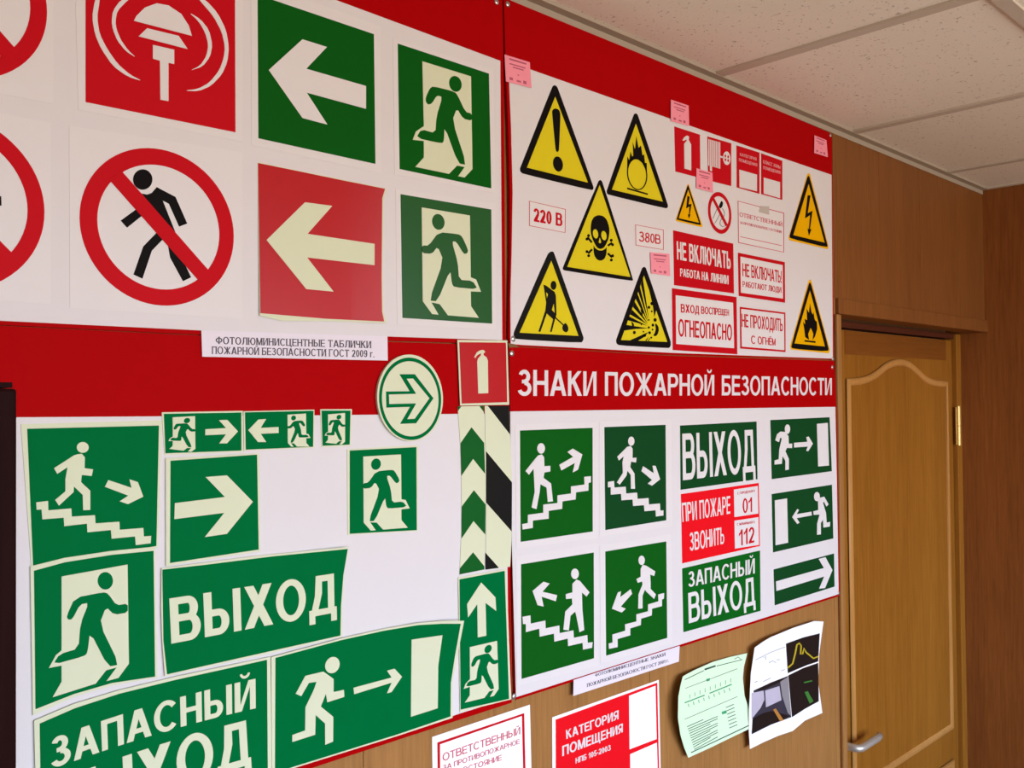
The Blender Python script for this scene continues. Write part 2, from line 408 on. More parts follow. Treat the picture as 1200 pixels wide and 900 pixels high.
for k in range(4):
    yy = y1-.012-0.6*k
    for xa, xb in zip([X0]+[x+.012 for x in xs], [x-.012 for x in xs]+[XE-.02]):
        if xb-xa < .05: continue
        n += 1; structure('trim_%d' % n, Box(xa, xb, yy-.012, yy+.012, CEIL-.003, CEIL+.0019), M_GRID)
n += 1; structure('trim_%d' % n, Box(X0, XE-.001, D-.0026, D-.0012, CEIL-.0165, CEIL-.0045), M_ANGLE)
n += 1; structure('trim_%d' % n, Box(X0, XE, D-.018, D-.0002, CEIL-.004, CEIL+.0019), M_ANGLE)
n += 1; structure('trim_%d' % n, Box(XE-.018, XE-.0002, BACK_Y, D-.0185, CEIL-.004, CEIL+.0019), M_GRID)
# the wall with the sign boards: oak panels, each with a fine joint
BX = P(978.5, 423).x
seams = [X0, P(300, 900).x-.6, P(300, 900).x, P(760, 850).x-.0, XN-.001]
bm = bmesh.new()
edges = [X0, 0.1, 0.72, 1.34, P(985.5, 800).x-.028, XN]
for a, c in zip(edges, edges[1:]): box(bm, a+.0006, c-.0006, D, D+.02, 0, CEIL)
structure('wall_left', bm, M_OAK)
structure('wall_backing', Box(X0, XN-.001, D+.0205, D+.18, 0, CEIL), M_BROWN)
# header over the door niche with its lip
HT = P(1060, 361.5).z
bm = bmesh.new()
hx = [XN+.0006, P(1031, 300).x, P(1060, 300).x+.1, XE-.001]
for a, c in zip(hx, hx[1:]): box(bm, a+.0004, c-.0004, D-.001, D+.04, HT, CEIL)
structure('wall_header', bm, M_BRN)
structure('wall_header_strip', Box(BX+.001, XN, D-.0012, D-.0001, HT, CEIL), M_BRN)
n += 1; structure('trim_%d' % n, Box(BX+.004, XE-.001, D-.010, D+.05, HEADZ, HT-.0005, bevel=.002), M_BRN)
n += 1; structure('trim_%d' % n, Box(XN-.022, XN, D-.009, D-.0002, 0, HEADZ-.001, bevel=.003), M_OAK)
# door niche: frame and leaf
YD = D+NICHE
XD1 = P(1118.5, 600, -NICHE).x; XD0 = XN-.03
n += 1; structure('trim_%d' % n, Box(XD1+.002, XE-.001, YD-.014, YD+.03, 0, HEADZ-.002, bevel=.002), M_DOOR)
n += 1; structure('trim_%d' % n, Box(XD0, XD1+.001, YD-.006, YD+.03, P(1060, 392, -NICHE).z+.001, HEADZ-.001), M_HEAD)
n += 1; structure('trim_%d' % n, Box(XN-.06, XD0-.002, YD-.02, YD+.03, 0, HEADZ-.002), M_DOOR)
structure('wall_niche', Box(XN-.06, XE, YD+.031, YD+.10, 0, CEIL), M_BROWN)
DT = P(1060, 392, -NICHE).z-.002
# end wall
bm = bmesh.new()
ye = [BACK_Y, -1.2, -.3, D-.12, YD+.1]
pe = P(1195, 300)
for a, c in zip(ye, ye[1:]): box(bm, XE, XE+.03, a+.0006, c-.0006, 0, CEIL)
structure('wall_right', bm, M_END)
structure('wall_right_backing', Box(XE+.031, XE+.12, BACK_Y-.1, D+.3, 0, CEIL), M_BROWN)
structure('wall_side', Box(X0-.1, X0, BACK_Y-.1, D+.2, 0, CEIL), M_BRN)
bm = bmesh.new()
box(bm, X0, XE, BACK_Y-.1, BACK_Y, 0, WZ0); box(bm, X0, XE, BACK_Y-.1, BACK_Y, WZ1, CEIL)
box(bm, X0, WX0, BACK_Y-.1, BACK_Y, WZ0, WZ1); box(bm, WX1, XE, BACK_Y-.1, BACK_Y, WZ0, WZ1)
structure('wall_back', bm, M_OAK)
bm = bmesh.new()
for a in (WX0, WX1-.05): box(bm, a, a+.05, BACK_Y-.06, BACK_Y+.012, WZ0, WZ1)
for a in (WZ0, WZ1-.05): box(bm, WX0, WX1, BACK_Y-.06, BACK_Y+.012, a, a+.05)
structure('window_1', bm, M_PAPER)

# door leaf
door = bpy.data.objects.new('door_1', None); col.objects.link(door); door.location = ((XD0+XD1)/2, YD, 0.0)
door['kind'] = 'structure'
XR = P(1109.5, 600, -NICHE).x; XL = P(992.5, 449, -NICHE).x
pb = P(1111, 853, -NICHE); ZB = pb.z
arch = [P(x, y, -NICHE) for x, y in [(1108, 450.3), (1093, 449), (1083, 445), (1073, 435), (1063, 426.8), (1053, 424.2), (1043, 426.3), (1035, 430.5), (1026.7, 438), (1015, 445), (1003, 447.3), (993, 448)]]
pts2 = [(p.x, p.z) for p in arch]
pts2[0] = (XR, pts2[0][1]); pts2[-1] = (XL, pts2[-1][1])
def prism_xz(bm, loop, y0, y1):
    vs = [[Vector((x, z, 0)) for x, z in loop]]; t = tessellate_polygon(vs)
    a = [bm.verts.new((x, y0, z)) for x, z in loop]; c = [bm.verts.new((x, y1, z)) for x, z in loop]
    for f in t: bm.faces.new([a[i] for i in f]); bm.faces.new([c[i] for i in f][::-1])
    k = len(loop)
    for i in range(k): bm.faces.new((a[i], a[(i+1) % k], c[(i+1) % k], c[i]))
def smooth_open(p, n=2):
    for _ in range(n):
        q = [p[0]]
        for a, b in zip(p, p[1:]): q += [(a[0]*.75+b[0]*.25, a[1]*.75+b[1]*.25), (a[0]*.25+b[0]*.75, a[1]*.25+b[1]*.75)]
        p = q+[p[-1]]
    return p
archs = smooth_open(pts2, 2)
leaf = Box(XD0+.001, XD1-.002, YD+.0, YD+.034, 0.008, DT-.003)
mesh_obj('door_leaf', leaf, M_DOOR, door)
mesh_obj('top_rail', Box(XL-.01, XR+.012, YD-.0012, YD-.0001, P(1053, 424, -NICHE).z+.012, DT-.004), M_RAIL, door)
outline = archs+[(XL, ZB), (XR, ZB)]
bm = bmesh.new(); prism_xz(bm, outline, YD-.004, YD-.0003); mesh_obj('arched_panel', bm, M_DOOR, door)
def sweep_xz(bm, loop, r, y, k=10):
    n_ = len(loop); rings = []
    for i in range(n_):
        a = Vector(loop[i-1]); b_ = Vector(loop[i]); c = Vector(loop[(i+1) % n_])
        d1 = (b_-a).normalized(); d2 = (c-b_).normalized(); nn = Vector((-(d1+d2).y, (d1+d2).x)).normalized()
        s = 1/max(.45, nn.dot(Vector((-d1.y, d1.x))))
        rings.append([bm.verts.new((b_.x+nn.x*r*s*math.cos(math.pi*j/k), y-r*.62*math.sin(math.pi*j/k), b_.y+nn.y*r*s*math.cos(math.pi*j/k))) for j in range(k+1)])
    for i in range(n_):
        A, B = rings[i], rings[(i+1) % n_]
        for j in range(k): bm.faces.new((A[j], A[j+1], B[j+1], B[j]))
bm = bmesh.new(); sweep_xz(bm, outline, .010, YD-.0035); mesh_obj('panel_moulding', bm, M_MOULD, door, True)
zl = P(1113, 895, -NICHE).z
lowp = [(XR, zl), (XL, zl), (XL, .18), (XR, .18)]
bm = bmesh.new(); prism_xz(bm, lowp, YD-.004, YD-.0003); mesh_obj('lower_panel', bm, M_DOOR, door)
bm = bmesh.new(); sweep_xz(bm, lowp, .010, YD-.0035); mesh_obj('panel_moulding', bm, M_MOULD, door, True)
# lever handle
hp = P(1006, 878, -NICHE+.05); hx_ = P(1030, 863, -NICHE+.045).x
bm = bmesh.new()
box(bm, hp.x-.018, hp.x+.022, YD-.008, YD-.0002, hp.z-.11, hp.z+.05, bevel=.003)
tube(bm, [(hp.x, YD-.007, hp.z), (hp.x, YD-.040, hp.z), (hp.x+.004, YD-.048, hp.z), (hp.x+.014, YD-.052, hp.z), (hx_-.02, YD-.050, hp.z), (hx_, YD-.046, hp.z)], .0095, 14)
hd = mesh_obj('lever_handle', bm, M_NICKEL, door, True); hd['label'] = 'satin metal lever handle'
# hinge at the right edge
ht, hb = P(1123, 476, -NICHE+.012), P(1123.5, 522, -NICHE+.012)
bm = bmesh.new()
tube(bm, [(ht.x, ht.y, ht.z), (ht.x, ht.y, (ht.z+hb.z)/2+.001)], .0065); tube(bm, [(ht.x, ht.y, (ht.z+hb.z)/2-.001), (ht.x, ht.y, hb.z)], .0065)
box(bm, ht.x-.022, ht.x+.001, ht.y-.0005, ht.y+.0015, hb.z+.003, ht.z-.003)
hg = mesh_obj('hinge', bm, M_BRASS, door); hg['label'] = 'brass butt hinge'

# ================================================================= dark cabinet at the left
cr = P(22, 460, .34).x; ct = P(10, 454.5, .34).z
cab = bpy.data.objects.new('dark_cabinet', None); col.objects.link(cab); cab.location = (cr-.45, D-.18, 0)
cab['label'] = 'dark maroon-brown wooden cabinet standing at the left edge in front of the sign boards'; cab['category'] = 'cabinet'
mesh_obj('carcass', Box(cr-.9, cr, D-.34+.02, D-.012, 0.0, ct, bevel=.002), M_CAB, cab)
for a, c in ((cr-.899, cr-.4515), (cr-.4495, cr-.001)):
    d_ = mesh_obj('cabinet_door', Box(a, c, D-.34, D-.3205, .06, ct-.0005, bevel=.002), M_CAB, cab)
    kx = c-.05 if a < cr-.6 else a+.05
    mesh_obj('knob', tube(bmesh.new(), [(kx, D-.3395, 1.0), (kx, D-.365, 1.0)], .012), M_BRASS, d_) if False else None
ct2 = P(5, 448, .33).z; ctx = P(13.5, 450, .33).x
mesh_obj('top_board', Box(cr-.89, ctx, D-.332, D-.02, ct+.0002, ct2), M_CAB, cab)

# ================================================================= the four boards
def zz(y, x=597): return P(x, y).z
def board(name, label, poly, field, screws, extra=None):
    s = Sign(name, label, 'board', mid(poly), HB-0.0075, 'sign boards')
    bm = bmesh.new(); add_shape(bm, poly, [], .0018, .0070); mesh_obj('red_panel', bm, M_RED, s.root)
    bm = bmesh.new(); add_shape(bm, field, [], .00705, .0075); f = mesh_obj('white_field', bm, M_WHITE, s.root); f['label'] = 'white display field'
    for x, y in screws:
        p = P(x, y, .0072)
        bm = bmesh.new()
        bmesh.ops.create_uvsphere(bm, u_segments=14, v_segments=8, radius=.0048)
        bmesh.ops.scale(bm, vec=(1, .45, 1), verts=bm.verts)
        bmesh.ops.translate(bm, vec=p, verts=bm.verts)
        sc = mesh_obj('screw', bm, M_METAL, s.root, True); sc['label'] = 'steel screw head'
    return s
def xz(x, z, h=.007): return proj((x*D, D-h, z*D+CZ))
XLB = -0.085
b_tl = board('sign_board', 'upper left red-edged sign board with large arrows and a crossed-out walker',
      [xz(XLB, .607), (588.3, -8), (588.7, 0), (590, 75), (591.5, 225), (592.5, 401), (591, 403.5), (235, 392.3), (0, 380.7), xz(XLB, .0825)],
      [xz(XLB+.006, .498), (393.75, 0), (586.3, 71.3), (588.6, 398.7), (236, 387.2), (0, 375.8), xz(XLB+.006, .0875)],
      [(582, 2.2)])
b_bl = board('sign_board', 'lower left red-edged sign board with green luminescent signs',
      [xz(XLB, .0815), (0, 381.6), (235, 393.2), (594.3, 405), (596.5, 500), (598, 664), (599.8, 823.5), (367, 899.6), xz(XLB, -.449)],
      [xz(XLB+.006, -.0165), (22, 489), (370, 486.7), (594.2, 484.5), (594.6, 664), (596.5, 818), (541, 835.5), (420, 876), xz(XLB+.006, -.440)],
      [])
b_tr = board('sign_board', 'upper right red-edged sign board with yellow warning triangles under a broad red band',
      [(590.3, -4), (600, 1.2), (880, 116), (974.9, 156.6), (977.3, 421.5), (780, 415.6), (608, 405.6), (598, 403.8), (596.2, 396), (596.7, 350), (597.6, 300), (597.5, 225), (595.5, 150), (592.5, 75)],
      [(595.6, 72.6), (621.25, 81.25), (880, 172.5), (974.5, 204.9), (976, 420.3), (788, 413.5), (611.7, 404.2), (598.6, 403), (598.2, 350), (599.6, 300), (600.8, 225), (599, 150)],
      [(595, 4.8), (973.3, 158.5), (976, 420.6), (601.2, 397)])
b_br = board('sign_board', 'lower right sign board with white heading letters on red, stair and exit signs below',
      [(596.6, 405.9), (780, 416.6), (977.8, 422.8), (980.3, 477), (984.3, 698.3), (851, 741), (604.2, 820.4), (601, 660)],
      [(598, 482.2), (978.9, 476.8), (980.6, 560), (982.8, 696.3), (851, 738.2), (604.8, 817), (600, 640)],
      [(599.8, 414.2), (975.3, 430.3), (602.3, 816.2), (982.6, 695.2)])
b_br.h = .0069
hy = lambda x, k: (433+(x-607)*.0277) if k == 0 else (464-(x-607)*.0027)
for word, xa, xb in (('ЗНАКИ', 607, 699), ('ПОЖАРНОЙ', 709, 837), ('БЕЗОПАСНОСТИ', 846, 974.8)):
    b_br.text('lettering', [(word, [(xa, hy(xa, 0)), (xb, hy(xb, 0)), (xb, hy(xb, 1)), (xa, hy(xa, 1))])], M_WHITE, 0, 'white heading letters', .018, .012)
tp = Z(560, 360, 6.43, [(227, 270), (285, 280), (312, 302), (235, 304)])
b_tr.h = .0077
b_tr.part('torn_corner', S(tp), M_BROWN, 0, 'torn brown corner')

# ================================================================= traced pictograms shared by several signs
K2 = lambda pts: Z(300, 0, 4, pts)
K6 = lambda pts: Z(300, 200, 4, pts)
MAN_R_DOOR = K2([(780, 287), (1008, 358), (1015, 793), (978, 832), (948, 826), (978, 783), (943, 776), (905, 815), (747, 782), (787, 738), (787, 661), (735, 655), (750, 616), (787, 591)])
MAN_R_HEAD = K2(ell(935, 393, 29, 37, 4))
MAN_R_BODY = K2([(830, 404), (925, 428), (942, 440), (982, 525), (1011, 532), (1013, 566), (972, 556), (942, 507), (920, 565), (988, 773), (948, 765), (884, 590), (881, 662), (870, 672), (752, 646), (775, 606), (842, 625), (847, 545), (875, 454), (848, 447), (824, 486), (806, 490), (796, 475), (797, 455), (815, 415)])
MAN_R_REF = K2([(780, 287), (1008, 358), (1015, 793), (787, 738)])
MAN_L_DOOR = K6([(777, 172), (1003, 210), (1007, 500), (1032, 510), (1055, 568), (1007, 566), (1008, 635), (1045, 690), (900, 678), (862, 626), (822, 617), (856, 675), (826, 672), (782, 612)])
MAN_L_HEAD = K6(ell(855, 240, 29, 37, 3))
MAN_L_BODY = K6([(857, 288), (945, 297), (965, 306), (995, 372), (990, 388), (974, 390), (940, 333), (918, 331), (946, 430), (952, 512), (1015, 516), (1040, 556), (930, 546), (919, 530), (911, 462), (851, 612), (812, 609), (880, 420), (852, 355), (825, 390), (779, 386), (779, 350), (810, 352)])
MAN_L_REF = K6([(777, 172), (1003, 210), (1008, 635), (782, 612)])
def runner(s, side, quad, gm, lay):
    if side == 'R': f = homog(MAN_R_REF, quad); d, h, b_ = MAN_R_DOOR, MAN_R_HEAD, MAN_R_BODY
    else: f = homog(MAN_L_REF, quad); d, h, b_ = MAN_L_DOOR, MAN_L_HEAD, MAN_L_BODY
    dr = s.part('doorway', tfm(f, S(d)), M_CREAM, lay, 'cream doorway shape')
    s.part('running_figure', tfm(f, S(h, chaikin(b_, 1))), gm, lay+1, 'green running figure')

G_EXIT = 'running figure exit signs'; G_STAIR = 'stair direction signs'; G_TRI = 'yellow warning triangles'
G_PROH = 'red prohibition circle signs'; G_TAG = 'pink price tags'; G_ARROW = 'arrow signs'; G_TXT = 'red text signs'; G_WORD = 'green word signs'; G_LAB = 'printed label strips'; G_PAP = 'papers on the wall'; G_FIRE = 'red fire equipment signs'

# ================================================================= upper left board
# prohibition circles at the frame's left edge and the crossed-out walker
c_ = P(93.3, 250, HB); d_ = P(274, 279, HB); RAD = (d_.x-c_.x)/2; zc_ = (P(172, 173, HB).z+P(198, 357.5, HB).z)/2
wc = Vector(((c_.x+d_.x)/2, D-HB, zc_))
ri = (P(257, 280, HB).x-P(113.8, 250, HB).x)/2
def ring_px(c, r, h, n=72):
    return [proj((c.x+r*math.cos(2*math.pi*k/n), D-h, c.z+r*math.sin(2*math.pi*k/n))) for k in range(n)]
def bar_px(c, r, wd, h, ang=-45):
    a = math.radians(ang); u = (math.cos(a), math.sin(a)); v = (-u[1], u[0])
    return [proj((c.x+u[0]*r*i+v[0]*wd*j, D-h, c.z+u[1]*r*i+v[1]*wd*j)) for i, j in ((-1, -1), (1, -1), (1, 1), (-1, 1))]
s = Sign('prohibition_sign', 'round red no-walking sign with a black walker crossed out, below the red beacon sign', 'sign', (183, 265), HB, G_PROH)
s.part('backing', S([(81, 147.5), (284, 178.5), (284, 373.5), (82, 361)]), M_SHEET, 0, 'white square sticker sheet')
K5 = lambda pts: Z(0, 200, 4, pts)
s.part('walking_figure', S(Z(0, 80, 3, ell(502, 391, 34, 36)), K5([(648, 104), (690, 112), (712, 104), (735, 77), (823, 123), (878, 248), (840, 262), (792, 155), (763, 140), (822, 288), (800, 360), (765, 320), (712, 375), (668, 506), (626, 487), (672, 355), (735, 290), (665, 212), (596, 267), (566, 234), (640, 180)]), K5([(786, 340), (835, 370), (896, 500), (858, 518), (798, 408)])), M_BLACK, 1, 'black walking figure')
s.part('red_ring', [(ring_px(wc, RAD, HB), [ring_px(wc, ri, HB)])], M_BRED if False else M_PRED, 1, 'red ring')
s.part('slash', S([(141.5, 199), (247, 319.5), (234, 330), (128.5, 211)]), M_PRED, 2, 'red diagonal slash')
for lab, xr, zc, extra in (('round red prohibition sign cut off by the left edge, in the top row', 55.2, None, False), ('round red prohibition sign cut off by the left edge, beside the crossed-out walker', 52.2, zc_, True)):
    px_y = 25 if zc is None else 245
    cx = P(xr, px_y, HB).x-RAD
    if zc is None:
        t = P(0, 88.5, HB); zc = t.z+math.sqrt(max(0, RAD**2-(t.x-cx)**2))
    c = Vector((cx, D-HB, zc))
    s = Sign('prohibition_sign', lab, 'sign', proj(c), HB, G_PROH)
    q = [proj((cx+RAD*1.07*i, D-HB, zc+RAD*1.07*j)) for i, j in ((-1, 1), (1, 1), (1, -1), (-1, -1))]
    s.part('backing', S(q), M_SHEET, 0, 'white square sticker sheet')
    s.part('red_ring', [(ring_px(c, RAD, HB), [ring_px(c, ri*1.03, HB)])], M_PRED, 1, 'red ring')
    s.part('slash', S(bar_px(c, RAD*.86, RAD*.10, HB)), M_PRED, 2, 'red diagonal slash')
    if extra: s.part('black_symbol', S([(-60, 205), (-12, 205), (-12, 228), (1.5, 230), (1.8, 241), (-12, 240), (-12, 268), (-60, 262)]), M_BLACK, 1, 'black symbol')
# red beacon sign
K1 = lambda pts: Z(0, 0, 4, pts)
a = P(100.4, 119.5, HB); b_ = P(276, 155, HB); zt = a.z+(b_.x-a.x)
q = [proj((a.x, D-HB, zt)), proj((b_.x, D-HB, zt)), (276, 155), (100.4, 119.5)]
s = Sign('fire_sign', 'large red square sign with a white sounding beacon, cut by the top edge', 'sign', (188, 60), HB, G_FIRE)
mg = .012
s.part('backing', S([proj((a.x-mg, D-HB, zt+mg)), proj((b_.x+mg*.9, D-HB, zt+mg)), (284, 166), (91.8, 128.5)]), M_SHEET, 0, 'white sticker sheet')
s.part('red_panel', S(q), M_PRED, 1, 'red square')
s.part('beacon', S(K1([(628, 97), (640, 74), (680, 35), (735, 15), (790, 25), (850, 65), (885, 120), (900, 168)]), K1([(690, 132), (838, 168), (880, 230), (650, 170)]), K1([(717, 210), (817, 233), (817, 300), (790, 294), (790, 474), (752, 467), (750, 284), (717, 275)])), M_SHEET, 2, 'white beacon')
s.part('sound_waves', S(
    *[chaikin(q_, 1) for q_ in (K1([(640, -30), (565, 0), (530, 50), (523, 100), (530, 140), (550, 190), (590, 240), (640, 271), (600, 235), (567, 188), (547, 140), (541, 100), (550, 50), (600, 0)]),
    K1([(470, -60), (445, 0), (432, 80), (445, 160), (475, 230), (530, 310), (600, 360), (670, 381), (610, 350), (552, 300), (503, 230), (467, 160), (455, 80), (468, 0)]),
    K1([(885, 57), (940, 90), (980, 140), (996, 210), (985, 265), (950, 312), (888, 332), (938, 308), (968, 262), (977, 210), (962, 152), (930, 98)]),
    K1([(925, -15), (965, 0), (1020, 60), (1060, 140), (1073, 220), (1066, 290), (1040, 350), (990, 402), (930, 428), (863, 425), (930, 416), (983, 386), (1028, 330), (1049, 272), (1055, 220), (1040, 150), (1000, 75), (935, 0)]))]), M_SHEET, 2, 'white sound wave arcs')
# green arrow left
s = Sign('arrow_sign', 'dark green square sign with a white arrow pointing left, in the top row', 'sign', (370, 90), HB, G_ARROW)
s.part('backing', S([(294, -24), (446, 31), (447, 203), (295, 170)]), M_SHEET, 0, 'white sticker sheet')
s.part('green_panel', S([(302, -6.2), (438.2, 40), (440, 192), (303, 162)]), M_AGRN, 1, 'green square')
s.part('arrow', S(K2([(60, 328), (218, 184), (333, 220), (236, 322), (516, 403), (516, 510), (238, 434), (335, 584), (218, 553)])), M_SHEET, 2, 'white left arrow')
# two exit signs
s = Sign('exit_sign', 'dark green exit sign with figure running right, top of the two by the board joint', 'sign', (521, 136), HB, G_EXIT)
s.part('backing', S(K2([(642, 180), (1114, 325), (1122, 905), (650, 818)])), M_SHEET, 0, 'white sticker sheet')
s.part('green_panel', S(K2([(665, 204), (1092, 345), (1103, 883), (674, 792)])), M_AGRN, 1, 'green panel')
runner(s, 'R', MAN_R_REF, M_AGRN, 2)
s = Sign('exit_sign', 'glossy dark green exit sign with figure running left, right of the peeling red arrow', 'sign', (523, 303), HB, G_EXIT)
s.part('backing', S(K6([(655, 85), (1122, 155), (1125, 745), (662, 720)])), M_SHEET, 0, 'white sticker sheet')
s.part('green_panel', S(K6([(678, 110), (1103, 182), (1107, 717), (687, 690)])), mat('glossy_green_vinyl', (6, 82, 26), .20, 2.4, .04), 1, 'glossy green panel')
runner(s, 'L', MAN_L_REF, mat('glossy_green_vinyl', (8, 90, 28)), 2)
# red arrow sign, peeling
def lift_red(x, y):
    u = min(max((x-303)/148, 0), 1); v = min(max((y-191-.2*(x-303))/175, 0), 1)
    return .010*(max(0, u-.55)/.45)**2*(1-v)**1.2 + .003*max(0, u-.75)/.25*v + .002*(1-u)*v
s = Sign('arrow_sign', 'red square sign with a cream arrow pointing left, its right corners peeling', 'sign', (375, 285), HB, G_ARROW, lift_red, 6)
s.part('backing', S([(302, 190), (350, 200), (400, 210), (452.5, 221), (449.5, 235), (448.5, 325), (449.5, 365), (453, 378.8), (382, 376.4), (330, 376), (304.5, 370)]), M_CREAM, 0, 'cream sheet edge')
s.part('red_panel', S([(302.5, 191), (350, 200.6), (400, 211), (451.3, 221.2), (448, 232), (447.2, 325), (447.8, 365), (450.3, 376.8), (382, 373.5), (305.3, 367)]), M_VRED, 1, 'glossy red face')
s.part('arrow', S(K6([(50, 325), (230, 148), (358, 165), (242, 296), (556, 343), (556, 443), (240, 407), (364, 567), (236, 555)])), M_CREAM, 2, 'cream left arrow')
# label strip
s = Sign('label_strip', 'narrow white paper strip with two lines of grey capitals below the red arrow', 'label', (345, 405), HB+.001, G_LAB)
s.part('strip', S([(236, 387), (454, 394), (454.5, 422.5), (237, 418)]), M_STRIP, 0)
s.text('lettering', [('ФОТОЛЮМИНИСЦЕНТНЫЕ ТАБЛИЧКИ', [(253, 394.5), (435, 399.8), (435, 408), (253, 403)]), ('ПОЖАРНОЙ БЕЗОПАСНОСТИ ГОСТ 2009 г.', [(248.5, 406), (438.7, 410.5), (438.7, 418.8), (248.5, 414.7)])], M_INK, 1, 'grey capitals', .0, .025, None, True)

# ================================================================= lower left board (luminescent plates)
G0 = HB+.0004
Ka = lambda pts: Z(20, 490, 6, pts)
Kb = lambda pts: Z(20, 580, 6, pts)
Kc = lambda pts: Z(20, 640, 4.5, pts)
Kd = lambda pts: Z(180, 470, 5, pts)
Ke = lambda pts: Z(180, 630, 5, pts)
Kh = lambda pts: Z(20, 750, 3.75, pts)
Ki = lambda pts: Z(310, 720, 5, pts)
Kf = lambda pts: Z(430, 400, 6.667, pts)
Kg = lambda pts: Z(520, 470, 4.286, pts)
Kj = lambda pts: Z(525, 660, 5, pts)
def plate(s, poly): s.part('plate', S(poly), M_CREAM, 0, 'cream luminescent plate', thick=.0007)
s = Sign('stair_sign', 'green luminescent sign with figure descending stairs, at the far left', 'sign', (108, 580), G0, G_STAIR)
plate(s, [(24.5, 497), (189.7, 492.8), (185, 641.8), (37, 667)])
s.part('green_panel', S([(32, 502.5), (186.3, 498.7), (183.3, 639.8), (39, 663.4)]), M_PGRN, 1, 'green field')
s.part('walking_figure', S(Ka(ell(462, 206, 42, 38)), chaikin(Ka([(425, 254), (455, 250), (477, 275), (475, 352), (535, 360), (525, 407), (455, 400), (450, 450), (515, 510), (515, 645), (465, 648), (462, 540), (400, 480), (398, 520), (295, 615), (268, 575), (340, 515), (340, 430), (355, 345), (283, 392), (260, 352), (400, 262)]), 0)), M_CREAM, 2, 'cream walking figure')
s.part('arrow', S(Ka([(642, 435), (805, 490), (790, 430), (850, 450), (888, 552), (780, 605), (722, 585), (782, 545), (618, 483)])), M_CREAM, 2, 'cream arrow')
s.part('stairs', S(Ka([(135, 592), (218, 582), (220, 648), (382, 635), (385, 692), (548, 682), (552, 740), (720, 728), (722, 785), (888, 772), (892, 832), (943, 828), (940, 880), (835, 893), (830, 832), (665, 848), (660, 787), (495, 803), (492, 742), (332, 760), (328, 700), (178, 712), (172, 642), (138, 645)])), M_CREAM, 2, 'cream stair line')
s = Sign('exit_sign', 'large green luminescent exit sign with figure running right, at the left under the stairs sign', 'sign', (110, 740), G0+.0012, G_EXIT)
plate(s, Kc([(70, 107), (250, 62), (500, 25), (727, 3), (740, 692), (500, 735), (300, 795), (84, 893)]))
s.part('green_panel', S(Kc([(90, 130), (250, 86), (500, 46), (720, 25), (728, 688), (500, 722), (300, 780), (98, 860)])), M_PGRN, 1, 'green field')
s.part('doorway', S(Kc([(235, 160), (583, 97), (590, 620), (535, 695), (472, 712), (525, 640), (470, 655), (415, 725), (188, 797), (235, 715), (235, 630), (168, 643), (205, 575), (235, 550)])), M_CREAM, 2, 'cream doorway shape')
s.part('running_figure', S(Kc(ell(466, 183, 40, 46)), chaikin(Kc([(305, 273), (455, 243), (480, 250), (525, 313), (584, 303), (584, 350), (513, 362), (470, 320), (435, 410), (540, 625), (480, 635), (385, 450), (372, 560), (355, 580), (190, 625), (225, 570), (325, 540), (335, 410), (380, 298), (332, 308), (292, 385), (270, 388), (262, 370)]), 1)), M_PGRN, 3, 'green running figure')
s = Sign('exit_sign', 'narrow green sign with running figure and right arrow, leftmost of the small row', 'sign', (238, 507), G0, G_EXIT)
plate(s, Kd([(48, 66), (523, 57), (525, 298), (65, 316)]))
s.part('green_panel', S(Kd([(61, 75), (514, 67), (515, 290), (70, 306)])), M_PGRN, 1, 'green field')
runner(s, 'R', Kd([(112, 95), (243, 88), (245, 280), (112, 263)]), M_PGRN, 2)
s.part('arrow', S(Kd([(303, 165), (425, 158), (383, 112), (432, 110), (495, 178), (430, 248), (385, 248), (425, 195), (303, 200)])), M_CREAM, 2, 'cream right arrow')
s = Sign('exit_sign', 'narrow green sign with left arrow and running figure, middle of the small row', 'sign', (327, 503), G0+.0003, G_EXIT)
plate(s, Kd([(527, 60), (942, 50), (942, 273), (530, 291)]))
s.part('green_panel', S(Kd([(536, 66), (937, 57), (935, 268), (541, 285)])), M_PGRN, 1, 'green field')
runner(s, 'L', Kd([(785, 80), (893, 73), (895, 246), (787, 246)]), M_PGRN, 2)
s.part('arrow', S(Kd([(555, 170), (615, 108), (660, 105), (628, 157), (733, 152), (733, 187), (628, 192), (660, 240), (612, 240)])), M_CREAM, 2, 'cream left arrow')
s = Sign('exit_sign', 'smallest square green exit sign with running figure, right end of the small row', 'sign', (394, 501), G0, G_EXIT)
plate(s, Kd([(977, 48), (1162, 47), (1155, 262), (985, 271)]))
s.part('green_panel', S(Kd([(985, 56), (1154, 56), (1149, 255), (991, 262)])), M_PGRN, 1, 'green field')
runner(s, 'R', Kd([(1022, 78), (1122, 70), (1122, 238), (1022, 228)]), M_PGRN, 2)
s = Sign('arrow_sign', 'square green luminescent sign with a thick cream arrow pointing right', 'sign', (250, 597), G0+.0010, G_ARROW)
plate(s, [(194.3, 537), (304, 531), (305, 646), (194.5, 663.5)])
s.part('green_panel', S([(200, 540), (301.3, 532.8), (303.2, 644), (199.4, 659.8)]), M_PGRN, 1, 'green field')
s.part('arrow', S(Kd([(125, 598), (418, 562), (305, 445), (430, 435), (582, 590), (430, 778), (300, 797), (415, 655), (122, 692)])), M_CREAM, 2, 'cream right arrow')
s = Sign('arrow_sign', 'round cream disc sign with a green outlined arrow pointing right', 'sign', (480, 466), HB+.004, G_ARROW)
s.part('disc', S(Kf(ell(337, 442, 257, 339, 8, 64))), M_CREAM, 0, 'cream luminescent disc', thick=.0036)
s.part('green_ring', [(Kf(ell(338, 449, 242, 322, 8, 64)), [Kf(ell(339, 449, 222, 294, 8, 64))])], M_PGRN, 1, 'green ring')
